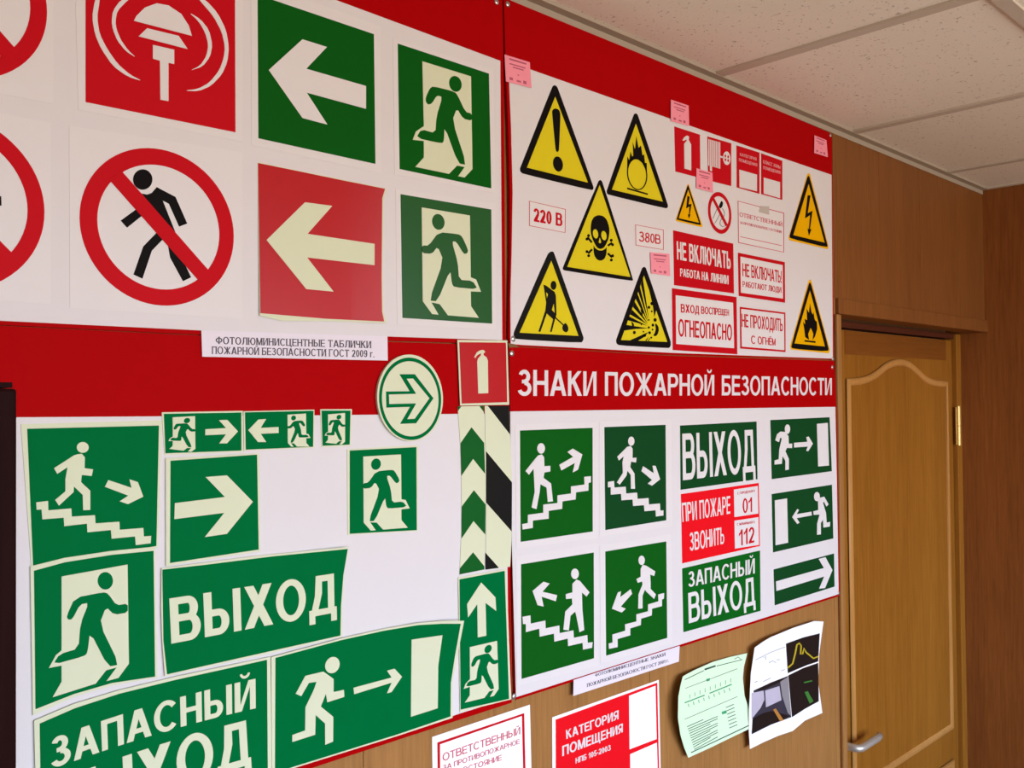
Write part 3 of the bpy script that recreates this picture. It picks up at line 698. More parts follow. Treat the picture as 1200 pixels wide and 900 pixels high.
s.part('arrow', [(Kf([(150, 392), (335, 390), (255, 257), (375, 257), (520, 445), (385, 640), (260, 645), (338, 512), (153, 518)]), [Kf([(172, 415), (385, 410), (310, 292), (362, 290), (490, 445), (375, 605), (315, 608), (385, 485), (175, 490)])])], M_PGRN, 1, 'green arrow outline')
s = Sign('exit_sign', 'square green luminescent exit sign with figure running left, below the round arrow disc', 'sign', (448, 576), G0, G_EXIT)
KK = lambda pts: Z(300, 400, 4, pts)
plate(s, KK([(427, 506), (760, 486), (757, 889), (430, 908)]))
s.part('green_panel', S(KK([(440, 512), (752, 496), (754, 885), (440, 902)])), M_PGRN, 1, 'green field')
runner(s, 'L', KK([(503, 540), (680, 530), (682, 838), (505, 850)]), M_PGRN, 2)
s = Sign('fire_sign', 'red square luminescent sign with a cream fire extinguisher, on the board joint', 'sign', (566, 436), G0+.0020, G_FIRE)
plate(s, [(536, 398.3), (594.5, 399), (596.7, 474.3), (539.3, 475.3)])
s.part('red_panel', S([(538.3, 401), (593, 401.6), (594.4, 471.3), (541.2, 473)]), M_VRED, 1, 'red face')
EXT = [(868, 135), (890, 110), (893, 92), (862, 108), (846, 132), (839, 122), (860, 85), (885, 70), (908, 67), (923, 78), (920, 90), (910, 95), (912, 108), (935, 125), (945, 150), (948, 405), (870, 408), (862, 160)]
s.part('extinguisher', S(Kf(EXT)), M_CREAM, 2, 'cream fire extinguisher')
s = Sign('marker_strip', 'upright cream strip with green chevrons pointing up', 'sign', (554, 570), G0, 'marker strips')
s.part('plate', S(Kg([(70, 27), (200, 24), (212, 300), (211, 600), (204, 846), (80, 871), (91, 600), (86, 250)])), M_CREAM, 0, 'cream luminescent strip')
s.part('chevrons', S(Kg([(85, 212), (140, 132), (203, 210), (208, 365), (148, 290), (89, 375)]), Kg([(91, 530), (152, 448), (211, 520), (209, 670), (150, 602), (90, 690)]), Kg([(82, 840), (148, 760), (204, 830), (204, 846), (80, 871)]), Kg([(180, 25), (200, 24), (202, 55)]), Kg([(70, 27), (88, 27), (73, 48)])), mat('deep_green_vinyl', (8, 88, 30), .3, .5, .05), 1, 'green chevrons')
s = Sign('marker_strip', 'upright cream strip with slanted black stripes, right of the chevron strip', 'sign', (583, 570), G0, 'marker strips')
s.part('plate', S(Kg([(206, 24), (328, 24), (343, 400), (341, 700), (334, 832), (210, 848), (215, 450)])), M_CREAM, 0, 'cream luminescent strip')
s.part('stripes', S(Kg([(222, 24), (328, 24), (333, 167)]), Kg([(213, 252), (343, 408), (342, 655), (214, 510)]), Kg([(210, 762), (278, 838), (210, 847)])), M_GBLACK, 1, 'slanted black stripes')
def lift_v(x, y):
    u = min(max((x-189)/215, 0), 1); return .006*max(0, u-.7)/.3*max(0, 1-(y-640)/110)
s = Sign('word_sign', 'green luminescent sign with one large cream word, directly below the square arrow sign', 'sign', (298, 717), G0+.0016, G_WORD, lift_v, 9)
plate(s, Ke([(47, 179), (600, 107), (1145, 54), (1120, 180), (1106, 400), (1106, 580), (700, 674), (66, 813), (50, 600), (44, 400)]))
s.part('green_panel', S(Ke([(52, 188), (300, 160), (700, 110), (1138, 67), (1112, 220), (1098, 400), (1095, 574), (700, 662), (80, 801), (58, 600)])), M_PGRN, 1, 'green field')
s.text('lettering', [('ВЫХОД', Ke([(92, 357), (1070, 208), (1074, 437), (104, 622)]))], M_CREAM, 2, 'large cream letters', .022, .022)
s = Sign('word_sign', 'big green luminescent sign with two lines of cream letters, cut off at the bottom left', 'sign', (178, 870), G0+.0022, G_WORD, None, 0)
cl = [(40, 844.5), (86.7, 824.7), (140, 808.7), (206.7, 792.7), (317, 769.5)]
plate(s, cl+[(319, 925), (240, 950), (100, 1000), (44, 1022)])
s.part('green_panel', S([(46.7, 848), (88, 830), (140, 813), (206.7, 796.6), (313, 773.3), (314, 920), (240, 943), (100, 993), (49, 1014)]), M_PGRN, 1, 'green field')
s.text('lettering', [('ЗАПАСНЫЙ', Kh([(145, 435), (1048, 170), (1049, 300), (152, 568)]), -4.5), ('ВЫХОД', Kh([(110, 640), (1018, 350), (1030, 545), (115, 880)]), -4)], M_CREAM, 2, 'cream letters', .022, .02)
def lift_e(x, y):
    u = min(max((x-440)/100, 0), 1); return .010*u*u*max(0, min(1, 1-(y-728)/110))
s = Sign('exit_sign', 'wide green luminescent sign with runner, arrow and doorway, its top right corner curling', 'sign', (430, 820), G0+.0030, G_EXIT, lift_e, 9)
plate(s, Ki([(40, 250), (75, 240), (450, 140), (700, 84), (900, 50), (1050, 38), (1170, 37), (1133, 230), (1102, 390), (1102, 606), (780, 712), (150, 908), (44, 945)]))
s.part('green_panel', S(Ki([(65, 255), (450, 151), (700, 96), (900, 63), (1040, 55), (1150, 55), (1115, 250), (1092, 400), (1090, 598), (780, 703), (170, 893), (62, 930)])), M_PGRN, 1, 'green field')
s.part('running_figure', S(Ki(ell(398, 297, 42, 48, -6)), Ki([(183, 465), (240, 360), (345, 335), (405, 378), (405, 455), (465, 442), (468, 483), (368, 515), (360, 465), (330, 540), (403, 600), (402, 745), (356, 764), (355, 640), (300, 590), (297, 705), (163, 748), (163, 707), (238, 680), (240, 545), (290, 440), (305, 395), (260, 402), (215, 480)])), M_CREAM, 2, 'cream running figure')
s.part('arrow', S(Ki([(522, 430), (745, 370), (718, 330), (762, 318), (806, 365), (745, 455), (718, 462), (745, 400), (525, 468)])), M_CREAM, 2, 'cream right arrow')
s.part('doorway', S(Ki([(862, 148), (1043, 122), (1018, 300), (1015, 550), (858, 600)])), M_CREAM, 2, 'cream doorway bar')
s = Sign('exit_sign', 'upright green luminescent sign with up arrow above a running figure', 'sign', (566, 750), G0+.0008, G_EXIT)
plate(s, Kj([(61, 84), (343, 32), (352, 300), (366, 690), (372, 797), (71, 872)]))
s.part('green_panel', S(Kj([(68, 95), (332, 45), (358, 795), (75, 858)])), M_PGRN, 1, 'green field')
s.part('arrow', S(Kj([(195, 113), (278, 200), (283, 280), (220, 232), (225, 425), (175, 435), (172, 240), (118, 318), (112, 240)])), M_CREAM, 2, 'cream up arrow')
runner(s, 'R', Kj([(128, 492), (288, 455), (297, 738), (128, 775)]), M_PGRN, 2)

# ================================================================= upper right board
def warn(label, k, outer, inner, ym, blk, centre, halo=None):
    s = Sign('warning_sign', label, 'sign', centre, HB, G_TRI)
    l = 0
    if halo: s.part('halo', S(k(halo)), ym, 0, 'amber edge'); l = 1
    s.part('black_border', S(chaikin(k(outer), 1)), blk, l, 'black triangle border')
    s.part('yellow_field', S(k(inner)), ym, l+1, 'yellow triangle field')
    s.l = l+2
    return s
kA = lambda p: Z(600, 90, 6.43, p)
s = warn('yellow warning triangle with a black exclamation mark', kA, [(303, 76), (317, 62), (335, 68), (347, 88), (614, 826), (614, 846), (600, 855), (85, 731), (64, 716), (60, 692), (70, 668)], [(326, 150), (572, 797), (113, 684)], M_YEL, M_BLACK, (650, 165))
s.part('symbol', S(chaikin(kA([(302, 265), (308, 247), (325, 238), (345, 243), (358, 255), (366, 285), (355, 545), (350, 563), (342, 566), (334, 560), (328, 540)]), 1), kA(ell(347, 657, 37, 57, 6))), M_BLACK, s.l, 'black exclamation mark')
kB = lambda p: Z(705, 120, 6.923, p)
s = warn('yellow warning triangle with a flame over a ring', kB, [(260, 100), (275, 87), (290, 95), (300, 118), (538, 828), (538, 852), (520, 861), (60, 750), (43, 738), (42, 712)], [(279, 172), (497, 805), (85, 707)], M_YEL, M_BLACK, (748, 195))
s.part('symbol', [(kB(ell(289, 582, 82, 130, 10)), [kB(ell(289, 582, 73, 121, 9))])]+S(kB([(208, 690), (375, 738), (375, 751), (208, 704)]), kB([(208, 540), (210, 440), (225, 470), (235, 400), (248, 440), (258, 430), (253, 325), (272, 380), (283, 275), (300, 370), (320, 350), (332, 430), (345, 420), (352, 490), (367, 492), (369, 600), (355, 540), (330, 490), (300, 465), (270, 458), (240, 475), (220, 510)])), M_BLACK, s.l, 'black flaming ring')
kC = lambda p: Z(655, 205, 6.923, p)
s = warn('largest yellow warning triangle with a skull and crossbones', kC, [(320, 50), (338, 39), (354, 58), (602, 845), (596, 862), (50, 776), (34, 768), (32, 750)], [(331, 82), (580, 828), (68, 745)], M_YEL, M_BLACK, (702, 275))
sk = [(chaikin(kC([(258, 430), (265, 375), (285, 340), (320, 325), (360, 333), (390, 365), (408, 420), (411, 465), (402, 520), (385, 560), (365, 590), (340, 602), (310, 590), (285, 545), (270, 510), (260, 470)]), 1), [kC(ell(298, 478, 22, 38, 4)), kC(ell(366, 492, 22, 38, 4)), kC([(332, 505), (345, 545), (335, 556), (322, 545)])])]
sk += S(chaikin(kC([(283, 570), (290, 590), (320, 612), (350, 614), (377, 600), (388, 585), (386, 640), (370, 682), (340, 697), (310, 687), (288, 655), (281, 610)]), 1))
for a, c, k1, k2 in (((232, 505), (268, 548), (241, 492), (228, 520)), ((398, 574), (432, 550), (425, 530), (436, 566)), ((270, 603), (238, 637), (228, 622), (242, 655)), ((397, 636), (432, 668), (436, 656), (426, 690))):
    sk += S(kC(stroke([a, c], 16)), kC(ell(k1[0], k1[1], 11, 12)), kC(ell(k2[0], k2[1], 11, 12)))
s.part('symbol', sk, M_BLACK, s.l, 'black skull and crossbones')
kD = lambda p: Z(595, 285, 7.2, p)
s = warn('yellow warning triangle with a digging worker', kD, [(335, 95), (362, 70), (385, 70), (397, 98), (640, 790), (638, 818), (620, 841), (80, 811), (56, 796), (50, 768), (57, 738)], [(368, 148), (597, 782), (100, 755)], M_YEL, M_GBLACK, (642, 350))
s.part('symbol', S(kD(ell(387, 356, 24, 38)))+[(kD([(302, 350), (322, 356), (395, 410), (407, 440), (412, 600), (400, 640), (372, 748), (358, 748), (384, 642), (330, 592), (276, 748), (260, 745), (318, 570), (325, 500), (316, 440)]), [kD([(324, 412), (341, 430), (331, 468)]), kD([(390, 505), (398, 590), (372, 562)])])]+S(kD(stroke([(392, 618), (472, 692)], 10)), chaikin(kD([(466, 692), (488, 670), (510, 700), (513, 735), (495, 755), (470, 742), (460, 715)]), 1)), M_GBLACK, s.l, 'black digging figure')
kE = lambda p: Z(715, 305, 8.1875, p)
s = warn('yellow warning triangle with an explosion burst', kE, [(303, 80), (325, 61), (347, 75), (580, 770), (583, 815), (570, 838), (555, 843), (90, 817), (63, 800), (57, 770), (66, 742)], [(325, 148), (548, 783), (105, 765)], M_YEL, M_BLACK, (755, 362))
ex = S(*[kE(p) for p in ([(314, 175), (297, 235), (372, 560)], [(287, 255), (270, 300), (366, 580)], [(264, 320), (246, 370), (362, 592)], [(236, 400), (220, 448), (360, 606)], [(210, 475), (194, 520), (358, 616)], [(186, 540), (168, 575), (355, 628)], [(155, 620), (134, 675), (240, 660), (365, 652)], [(190, 769), (268, 772), (330, 735), (365, 690)], [(378, 298), (442, 480), (425, 545), (412, 440)], [(205, 588), (222, 600), (232, 625), (215, 642), (210, 615)], [(290, 470), (315, 485), (312, 540), (300, 500)], [(335, 772), (350, 773), (372, 735)], [(360, 774), (372, 774), (392, 735)], chaikin([(440, 603), (464, 635), (468, 670), (456, 712), (435, 730), (413, 722), (430, 700), (440, 660), (432, 620)], 1))])
ex += S(*[kE(ell(x, y, r, r*1.15)) for x, y, r in ((373, 452, 13), (401, 415, 14), (432, 572, 15), (372, 573, 7), (372, 645, 10), (411, 622, 12), (233, 693, 14), (332, 720, 14), (380, 695, 12), (396, 742, 8), (320, 685, 7), (300, 618, 6), (400, 490, 8), (408, 665, 8))])
s.part('symbol', ex, M_BLACK, s.l, 'black explosion burst')
kF = lambda p: Z(785, 205, 11.25, p)
s = warn('small amber triangle with a lightning bolt, above the solid red text sign', kF, [(232, 150), (240, 132), (249, 148), (411, 650), (405, 664), (98, 590), (90, 580)], [(243, 195), (383, 630), (118, 570)], M_OYEL, M_BLACK, (807, 240), [(232, 128), (240, 118), (250, 125), (432, 672), (425, 690), (85, 608), (77, 590)])
s.part('symbol', S(kF([(233, 275), (262, 285), (248, 388), (287, 380), (264, 520), (272, 525), (252, 575), (239, 520), (251, 518), (261, 415), (216, 442)])), M_BLACK, s.l, 'black lightning bolt')
kG = lambda p: Z(860, 195, 8.575, p)
s = warn('large amber triangle with a lightning bolt, at the right edge of the board', kG, [(738, 112), (750, 92), (762, 108), (942, 788), (938, 815), (575, 724), (560, 708), (565, 680)], [(752, 178), (912, 765), (598, 690)], M_OYEL, M_BLACK, (947, 250), [(738, 80), (750, 68), (765, 78), (952, 805), (945, 832), (560, 742), (550, 715)])
s.part('symbol', S(kG([(742, 290), (771, 290), (743, 470), (791, 445), (766, 630), (781, 632), (755, 697), (741, 625), (754, 630), (767, 490), (716, 522)])), M_BLACK, s.l, 'black lightning bolt')
kH = lambda p: Z(865, 290, 6.92, p)
s = warn('amber triangle with a black flame, at the lower right corner of the board', kH, [(570, 310), (581, 280), (592, 295), (735, 815), (730, 844), (440, 820), (430, 800)], [(583, 350), (704, 803), (458, 778)], M_OYEL, M_BLACK, (948, 375), [(572, 270), (582, 260), (592, 265), (744, 828), (737, 858), (430, 828), (422, 800)])
s.part('symbol', S(kH([(583, 455), (595, 520), (605, 545), (612, 528), (620, 580), (628, 595), (639, 600), (641, 660), (625, 720), (605, 750), (611, 700), (590, 650), (568, 700), (576, 750), (545, 727), (535, 650), (527, 603), (545, 625), (540, 578), (560, 590), (557, 498), (575, 530)]), kH([(540, 750), (628, 760), (628, 774), (540, 764)])), M_BLACK, s.l, 'black flame over a bar')
# small round prohibition sign
a_, b2_ = P(785+505/11.25, 248, HB), P(785+812/11.25, 253, HB)
pc = Vector(((a_.x+b2_.x)/2, D-HB, (P(785+640/11.25, 205+213/11.25, HB).z+P(785+680/11.25, 205+788/11.25, HB).z)/2)); pr = (b2_.x-a_.x)/2
s = Sign('prohibition_sign', 'small round red prohibition sign beside the small lightning triangle', 'sign', proj(pc), HB, G_PROH)
s.part('disc', S(ring_px(pc, pr, HB)), M_SHEET, 0, 'white disc')
s.part('symbol', S(chaikin(kF([(648, 405), (680, 338), (702, 365), (696, 410), (672, 442), (650, 428)]), 1)), M_BLACK, 1, 'black match head')
s.part('outline', S(*[kF(stroke(p, 6)) for p in ([(622, 450), (596, 510), (568, 575)], [(655, 525), (625, 585), (592, 640)], [(690, 440), (712, 470), (722, 505), (715, 545), (700, 570)], [(690, 565), (665, 610), (662, 650), (690, 682), (740, 672)])]), M_INK, 1, 'thin grey drawing lines')
s.part('red_ring', [(ring_px(pc, pr, HB), [ring_px(pc, pr*.80, HB)])], M_PRED, 1, 'red ring')
s.part('slash', S(kF([(556, 312), (585, 300), (763, 655), (738, 678)])), M_PRED, 2, 'thin red slash')
# red pictogram squares and text signs
kK = lambda p: Z(780, 130, 8.571, p)
s = Sign('fire_sign', 'small red square sign with a white extinguisher, in the row under the red band', 'sign', (805, 178), HB, G_FIRE)
s.part('red_panel', S(kK([(88, 155), (345, 238), (350, 673), (98, 608)])), M_PRED, 0, 'red square')
s.part('extinguisher', S(kK([(187, 335), (192, 322), (213, 300), (211, 285), (182, 300), (170, 294), (190, 262), (215, 247), (236, 258), (232, 290), (240, 305), (257, 338), (258, 598), (190, 578)])), M_SHEET, 1, 'white fire extinguisher')
s = Sign('fire_sign', 'small red square sign with a white fire hose reel', 'sign', (843, 190), HB, G_FIRE)
s.part('red_panel', S(kK([(420, 255), (660, 325), (660, 755), (428, 696)])), M_PRED, 0, 'red square')
hs = [kK([(x, 282+(x-430)*.28), (x+11, 285+(x-430)*.28), (x+11, 550+(x-430)*.28), (x, 547+(x-430)*.28)]) for x in range(430, 552, 18)]
s.part('hose', S(*hs, kK([(445, 545), (466, 550), (466, 606), (446, 600)]), kK([(548, 450), (585, 460), (585, 476), (548, 466)])), M_SHEET, 1, 'white folded hose')
s.part('wheel', [(kK(ell(615, 475, 37, 68, 3)), [kK(ell(x, y, 9, 15)) for x, y in ((601, 452), (629, 460), (601, 490), (629, 498))])], M_SHEET, 1, 'white hand wheel')
s = Sign('text_sign', 'small red sign with two lines above a blank white box, beside the hose sign', 'sign', (876, 198), HB, G_TXT)
s.part('red_panel', [(kK([(712, 345), (944, 418), (943, 833), (715, 768)]), [kK([(740, 588), (920, 640), (920, 808), (742, 765)])])], M_PRED, 0, 'red frame')
s.text('lettering', [('КАТЕГОРИЯ', kK([(748, 420), (913, 470), (913, 500), (748, 450)])), ('ПОМЕЩЕНИЯ', kK([(738, 474), (920, 528), (920, 558), (738, 505)]))], mat('pale_pink_lettering', (226, 160, 164), .5), 1, 'pale lettering', .012, .01)
s = Sign('text_sign', 'small red sign with two lines above a blank white box, right end of its row', 'sign', (904, 205), HB, G_TXT)
s.part('red_panel', [(kK([(960, 425), (1173, 500), (1173, 894), (960, 835)]), [kK([(985, 668), (1152, 715), (1152, 878), (985, 830)])])], M_PRED, 0, 'red frame')
s.text('lettering', [('КЛАСС ЗОНЫ', kK([(982, 492), (1153, 550), (1153, 582), (982, 526)])), ('ПОМЕЩЕНИЯ', kK([(982, 552), (1153, 603), (1153, 634), (982, 582)]))], mat('pale_pink_lettering', (226, 160, 164)), 1, 'pale lettering', .012, .01)
s = Sign('text_sign', 'thin-framed white card with faded red lines and tape, beside the large lightning triangle', 'sign', (892, 262), HB, G_TXT)
s.part('card', S(kG([(34, 338), (511, 460), (511, 872), (39, 775)])), M_SHEET, 0)
s.part('frame_line', [rect_frame(kG([(40, 345), (505, 466), (505, 865), (45, 768)]), .75)]+S(kG([(65, 703), (482, 793), (482, 799), (65, 709)])), M_FRED, 1, 'thin red frame line')
s.text('lettering', [('ОТВЕТСТВЕННЫЙ', kG([(58, 460), (487, 563), (487, 604), (58, 503)])), ('ЗА ПРОТИВОПОЖАРНОЕ СОСТОЯНИЕ', kG([(62, 550), (485, 648), (485, 672), (62, 575)]))], M_FRED, 1, 'faded red lettering', .0, .015, None, True)
s.part('tape', S(kG([(268, 398), (355, 402), (355, 486), (252, 458)])), M_TAPE, 2, 'piece of yellowed tape')
kM = lambda p: Z(785, 260, 5.625, p)
s = Sign('text_sign', 'solid red sign with two lines of white capitals', 'sign', (824, 307), HB, G_TXT)
s.part('red_panel', S(kM([(22, 55), (418, 143), (423, 472), (28, 417)])), M_PRED, 0, 'red panel')
s.text('lettering', [('НЕ ВКЛЮЧАТЬ', kM([(45, 127), (400, 198), (402, 312), (48, 247)])), ('РАБОТА НА ЛИНИИ', kM([(68, 306), (387, 354), (387, 412), (68, 358)]))], M_SHEET, 1, 'white capitals', .018, .03)
def framed(label, out, inn, texts, centre, bold=.015, fat=.02):
    s = Sign('text_sign', label, 'sign', centre, HB, G_TXT)
    s.part('card', S(kM(inn)), M_SHEET, 0, 'white card')
    s.part('red_frame', [(kM(out), [kM(inn)])], M_PRED, 1, 'red frame')
    s.text('lettering', [(t, kM(q)) for t, q in texts], M_PRED, 1, 'red capitals', bold, fat)
framed('thick red-framed white sign with two red lines, directly below the solid red sign', [(15, 437), (440, 495), (445, 873), (20, 845)], [(38, 483), (418, 533), (425, 833), (42, 805)], [('ВХОД ВОСПРЕЩЕН', [(72, 540), (390, 578), (390, 618), (73, 597)]), ('ОГНЕОПАСНО', [(55, 640), (410, 678), (410, 782), (57, 754)])], (826, 377))
framed('red-framed white sign with an exclamation mark at the end of its top line', [(450, 203), (758, 265), (760, 533), (455, 488)], [(465, 228), (745, 285), (747, 506), (468, 467)], [('НЕ ВКЛЮЧАТЬ!', [(478, 272), (738, 324), (738, 403), (480, 358)]), ('РАБОТАЮТ ЛЮДИ', [(480, 390), (735, 430), (735, 468), (482, 428)])], (893, 326), .01, .015)
framed('thin red-framed white sign at the bottom of its column, left of the flame triangle', [(462, 560), (762, 598), (763, 858), (465, 835)], [(470, 573), (754, 608), (756, 846), (474, 822)], [('НЕ ПРОХОДИТЬ', [(473, 605), (745, 640), (745, 722), (475, 692)]), ('С ОГНЁМ', [(535, 748), (697, 770), (697, 815), (537, 803)])], (894, 385), .01, .015)
kN = lambda p: Z(600, 200, 6, p)
for lab, q, t, tq, bo, fa in (('small white voltage card with bold red digits, left of the skull triangle', [(122, 212), (378, 270), (376, 437), (122, 388)], '220 В', [(152, 262), (355, 302), (355, 392), (155, 357)], .02, .03),
      ('small white voltage card with thin red digits, right of the skull triangle', [(868, 378), (1067, 415), (1067, 557), (870, 525)], '380В', [(893, 425), (1045, 452), (1045, 517), (893, 497)], .004, .008)):
    s = Sign('voltage_card', lab, 'sign', mid(kN(q)), HB, 'voltage cards')
    s.part('card', S(kN([(q[0][0]-5, q[0][1]-5), (q[1][0]+5, q[1][1]-5), (q[2][0]+5, q[2][1]+5), (q[3][0]-5, q[3][1]+5)])), M_SHEET, 0)
    s.part('frame_line', [rect_frame(kN(q), .6)], M_FRED, 1, 'thin red frame line')
    s.text('lettering', [(t, kN(tq))], M_PRED, 1, 'red digits', bo, fa)
# pink price tags
k10 = lambda p: Z(860, 140, 10, p)
for lab, q in (('pink price tag at the board joint, left of the exclamation triangle', Z(590, 60, 12, [(16, 46), (370, 155), (396, 516), (35, 424)])),
      ('pink price tag above the small extinguisher sign', [(786.2, 116.7), (807, 123.7), (807.6, 147.7), (786.2, 141.7)]),
      ('pink price tag overlapping the hose reel sign', kK([(310, 575), (470, 620), (478, 820), (310, 775)])),
      ('pink price tag on the red band at the far right corner', k10([(945, 185), (1085, 242), (1102, 442), (942, 392)])),
      ('pink price tag below the thin-digit voltage card', kN([(973, 573), (1107, 585), (1113, 741), (980, 722)]))):
    s = Sign('price_tag', lab, 'tag', mid(q), HB+.0016, G_TAG)
    s.part('paper', S(q), M_PINK, 0)
    f = homog([(0, 0), (1, 0), (1, 1), (0, 1)], q)
    ln = [[(.18, .08), (.85, .08), (.85, .14), (.18, .14)], [(.18, .27), (.80, .27), (.80, .31), (.18, .31)], [(.3, .37), (.72, .37), (.72, .41), (.3, .41)], [(.15, .80), (.27, .80), (.27, .90), (.15, .90)], [(.42, .84), (.58, .84), (.58, .90), (.42, .90)], [(.68, .80), (.80, .80), (.80, .91), (.68, .91)], [(.47, .62), (.52, .62), (.52, .66), (.47, .66)]]
    s.part('printing', tfm(f, S(*ln)), M_PINKINK, 1, 'faint printed lines')

# ================================================================= lower right board
kq = lambda p: Z(600, 490, 6, p)
def stair(label, k, back, green, gm, head, body, arrow, stairs):
    s = Sign('stair_sign', label, 'sign', mid(k(green)), HB, G_STAIR)
    s.part('backing', S(k(back)), M_SHEET, 0, 'white sticker sheet')
    s.part('green_panel', S(k(green)), gm, 1, 'green field')
    s.part('walking_figure', S(k(ell(*head)), k(body)), M_SHEET, 2, 'white walking figure')
    s.part('arrow', S(k(arrow)), M_SHEET, 2, 'white arrow')
    s.part('stairs', S(k(stairs)), M_SHEET, 2, 'white stair line')
stair('green sign with figure climbing stairs rightward, upper left of four stair signs', kq, [(24, 46), (602, 28), (604, 842), (30, 918)], [(57, 87), (567, 68), (568, 797), (62, 870)], M_AGRN, (205, 213, 27, 37),
      [(185, 262), (210, 255), (226, 275), (228, 338), (270, 335), (270, 375), (228, 382), (222, 420), (275, 460), (288, 585), (252, 590), (243, 488), (200, 465), (195, 520), (172, 640), (138, 628), (160, 520), (152, 355), (120, 398), (95, 372), (160, 290)],
      [(333, 328), (430, 272), (390, 238), (428, 214), (495, 255), (465, 362), (428, 382), (442, 315), (347, 368)],
      [(72, 745), (112, 738), (112, 680), (220, 665), (220, 608), (320, 597), (320, 543), (415, 530), (415, 480), (510, 467), (508, 413), (555, 408), (555, 452), (538, 455), (538, 510), (450, 522), (448, 572), (355, 585), (353, 638), (258, 652), (258, 707), (147, 720), (147, 772), (75, 783)])
stair('darker green sign with figure descending stairs rightward, upper right of four stair signs', lambda p: Z(700, 490, 6, p), [(15, 26), (520, 8), (528, 762), (18, 832)], [(50, 63), (480, 47), (485, 718), (57, 787)], M_DGRN, (239, 162, 22, 32),
      [(210, 202), (235, 195), (248, 215), (248, 280), (275, 278), (272, 312), (237, 306), (232, 345), (262, 390), (265, 497), (237, 497), (235, 400), (212, 370), (205, 405), (158, 468), (138, 452), (180, 385), (177, 310), (186, 268), (152, 298), (140, 272)],
      [(310, 372), (322, 338), (398, 388), (388, 335), (410, 335), (442, 430), (385, 475), (355, 460), (385, 435)],
      [(75, 448), (118, 442), (120, 488), (200, 482), (203, 530), (280, 523), (283, 568), (360, 562), (363, 607), (440, 600), (443, 650), (465, 648), (465, 685), (412, 692), (410, 648), (332, 655), (328, 612), (252, 618), (248, 572), (170, 578), (167, 532), (95, 538), (95, 485), (75, 487)])
stair('green sign with figure climbing stairs leftward, lower left of four stair signs', lambda p: Z(600, 640, 6, p), [(28, 78), (604, -18), (608, 838), (34, 985)], [(65, 128), (575, 45), (577, 788), (68, 934)], M_AGRN, (443, 195, 27, 37),
      [(455, 235), (478, 245), (545, 325), (525, 355), (492, 325), (495, 440), (508, 590), (475, 605), (450, 480), (445, 460), (412, 490), (400, 592), (362, 588), (375, 460), (425, 410), (422, 368), (380, 372), (378, 338), (425, 325), (425, 265)],
      [(145, 315), (222, 250), (265, 263), (215, 320), (318, 345), (308, 388), (208, 355), (223, 425), (180, 415)],
      [(75, 497), (130, 487), (132, 545), (235, 523), (237, 578), (333, 558), (335, 612), (432, 592), (435, 645), (530, 625), (533, 680), (567, 675), (563, 715), (500, 728), (497, 680), (395, 703), (392, 650), (298, 672), (295, 615), (195, 637), (192, 580), (98, 605), (98, 548), (78, 548)])
stair('green sign with figure descending stairs leftward, lower right of four stair signs', lambda p: Z(700, 625, 6, p), [(18, 88), (520, 8), (530, 770), (24, 918)], [(57, 128), (485, 57), (492, 735), (63, 860)], M_AGRN, (312, 190, 22, 33),
      [(320, 222), (345, 228), (408, 268), (400, 300), (372, 290), (375, 345), (375, 390), (412, 430), (400, 462), (345, 410), (335, 395), (318, 440), (318, 528), (288, 530), (290, 430), (318, 360), (315, 338), (285, 348), (275, 322), (305, 305), (305, 250)],
      [(103, 530), (145, 415), (167, 408), (160, 450), (235, 393), (245, 425), (165, 515), (200, 530), (172, 557)],
      [(80, 775), (108, 768), (106, 712), (197, 685), (195, 640), (275, 620), (275, 570), (357, 548), (357, 500), (430, 478), (428, 430), (470, 420), (468, 460), (455, 465), (455, 512), (385, 530), (383, 577), (308, 600), (306, 645), (232, 668), (232, 717), (143, 743), (143, 800), (83, 812)])
kmm = lambda p: Z(790, 480, 7.5, p)
s = Sign('word_sign', 'dark green sign with one tall white word, above the red phone sign', 'sign', (842, 533), HB, G_WORD)
s.part('green_panel', S(kmm([(53, 140), (725, 105), (733, 612), (57, 705)])), M_DGRN, 0, 'dark green field')
s.text('lettering', [('ВЫХОД', kmm([(72, 212), (700, 176), (715, 543), (78, 622)]))], M_SHEET, 1, 'tall white letters', .012, .02)
kn = lambda p: Z(790, 560, 4.737, p)
s = Sign('text_sign', 'bright red sign with two emergency phone numbers in white boxes', 'sign', (844, 613), HB, G_TXT)
s.part('red_panel', S(kn([(38, 90), (470, 28), (477, 378), (45, 475)])), M_BRED, 0, 'red field')
s.part('number_box', S(kn([(332, 65), (464, 45), (467, 198), (335, 218)])), M_SHEET, 1, 'white box')
s.part('number_box', S(kn([(335, 238), (468, 218), (471, 372), (338, 393)])), M_SHEET, 1, 'white box')
s.text('lettering', [('ПРИ ПОЖАРЕ', kn([(42, 140), (312, 100), (312, 198), (47, 245)])), ('ЗВОНИТЬ', kn([(85, 305), (278, 272), (278, 365), (88, 407)]))], M_SHEET, 1, 'white capitals', .006, .02)
s.text('numbers', [('01', kn([(380, 115), (435, 107), (435, 188), (382, 198)])), ('112', kn([(360, 290), (445, 270), (445, 358), (362, 378)])), ('С ГОРОДСКОГО', kn([(352, 80), (448, 65), (448, 78), (352, 93)])), ('С МОБИЛЬНОГО', kn([(350, 252), (448, 238), (448, 251), (350, 265)]))], M_PRED, 2, 'red digits', .008, .01)
s = Sign('word_sign', 'green sign with two lines of white letters, below the red phone sign', 'sign', (845, 692), HB, G_WORD)
s.part('green_panel', S(kn([(45, 503), (477, 403), (480, 738), (52, 857)])), M_GRN, 0, 'green field')
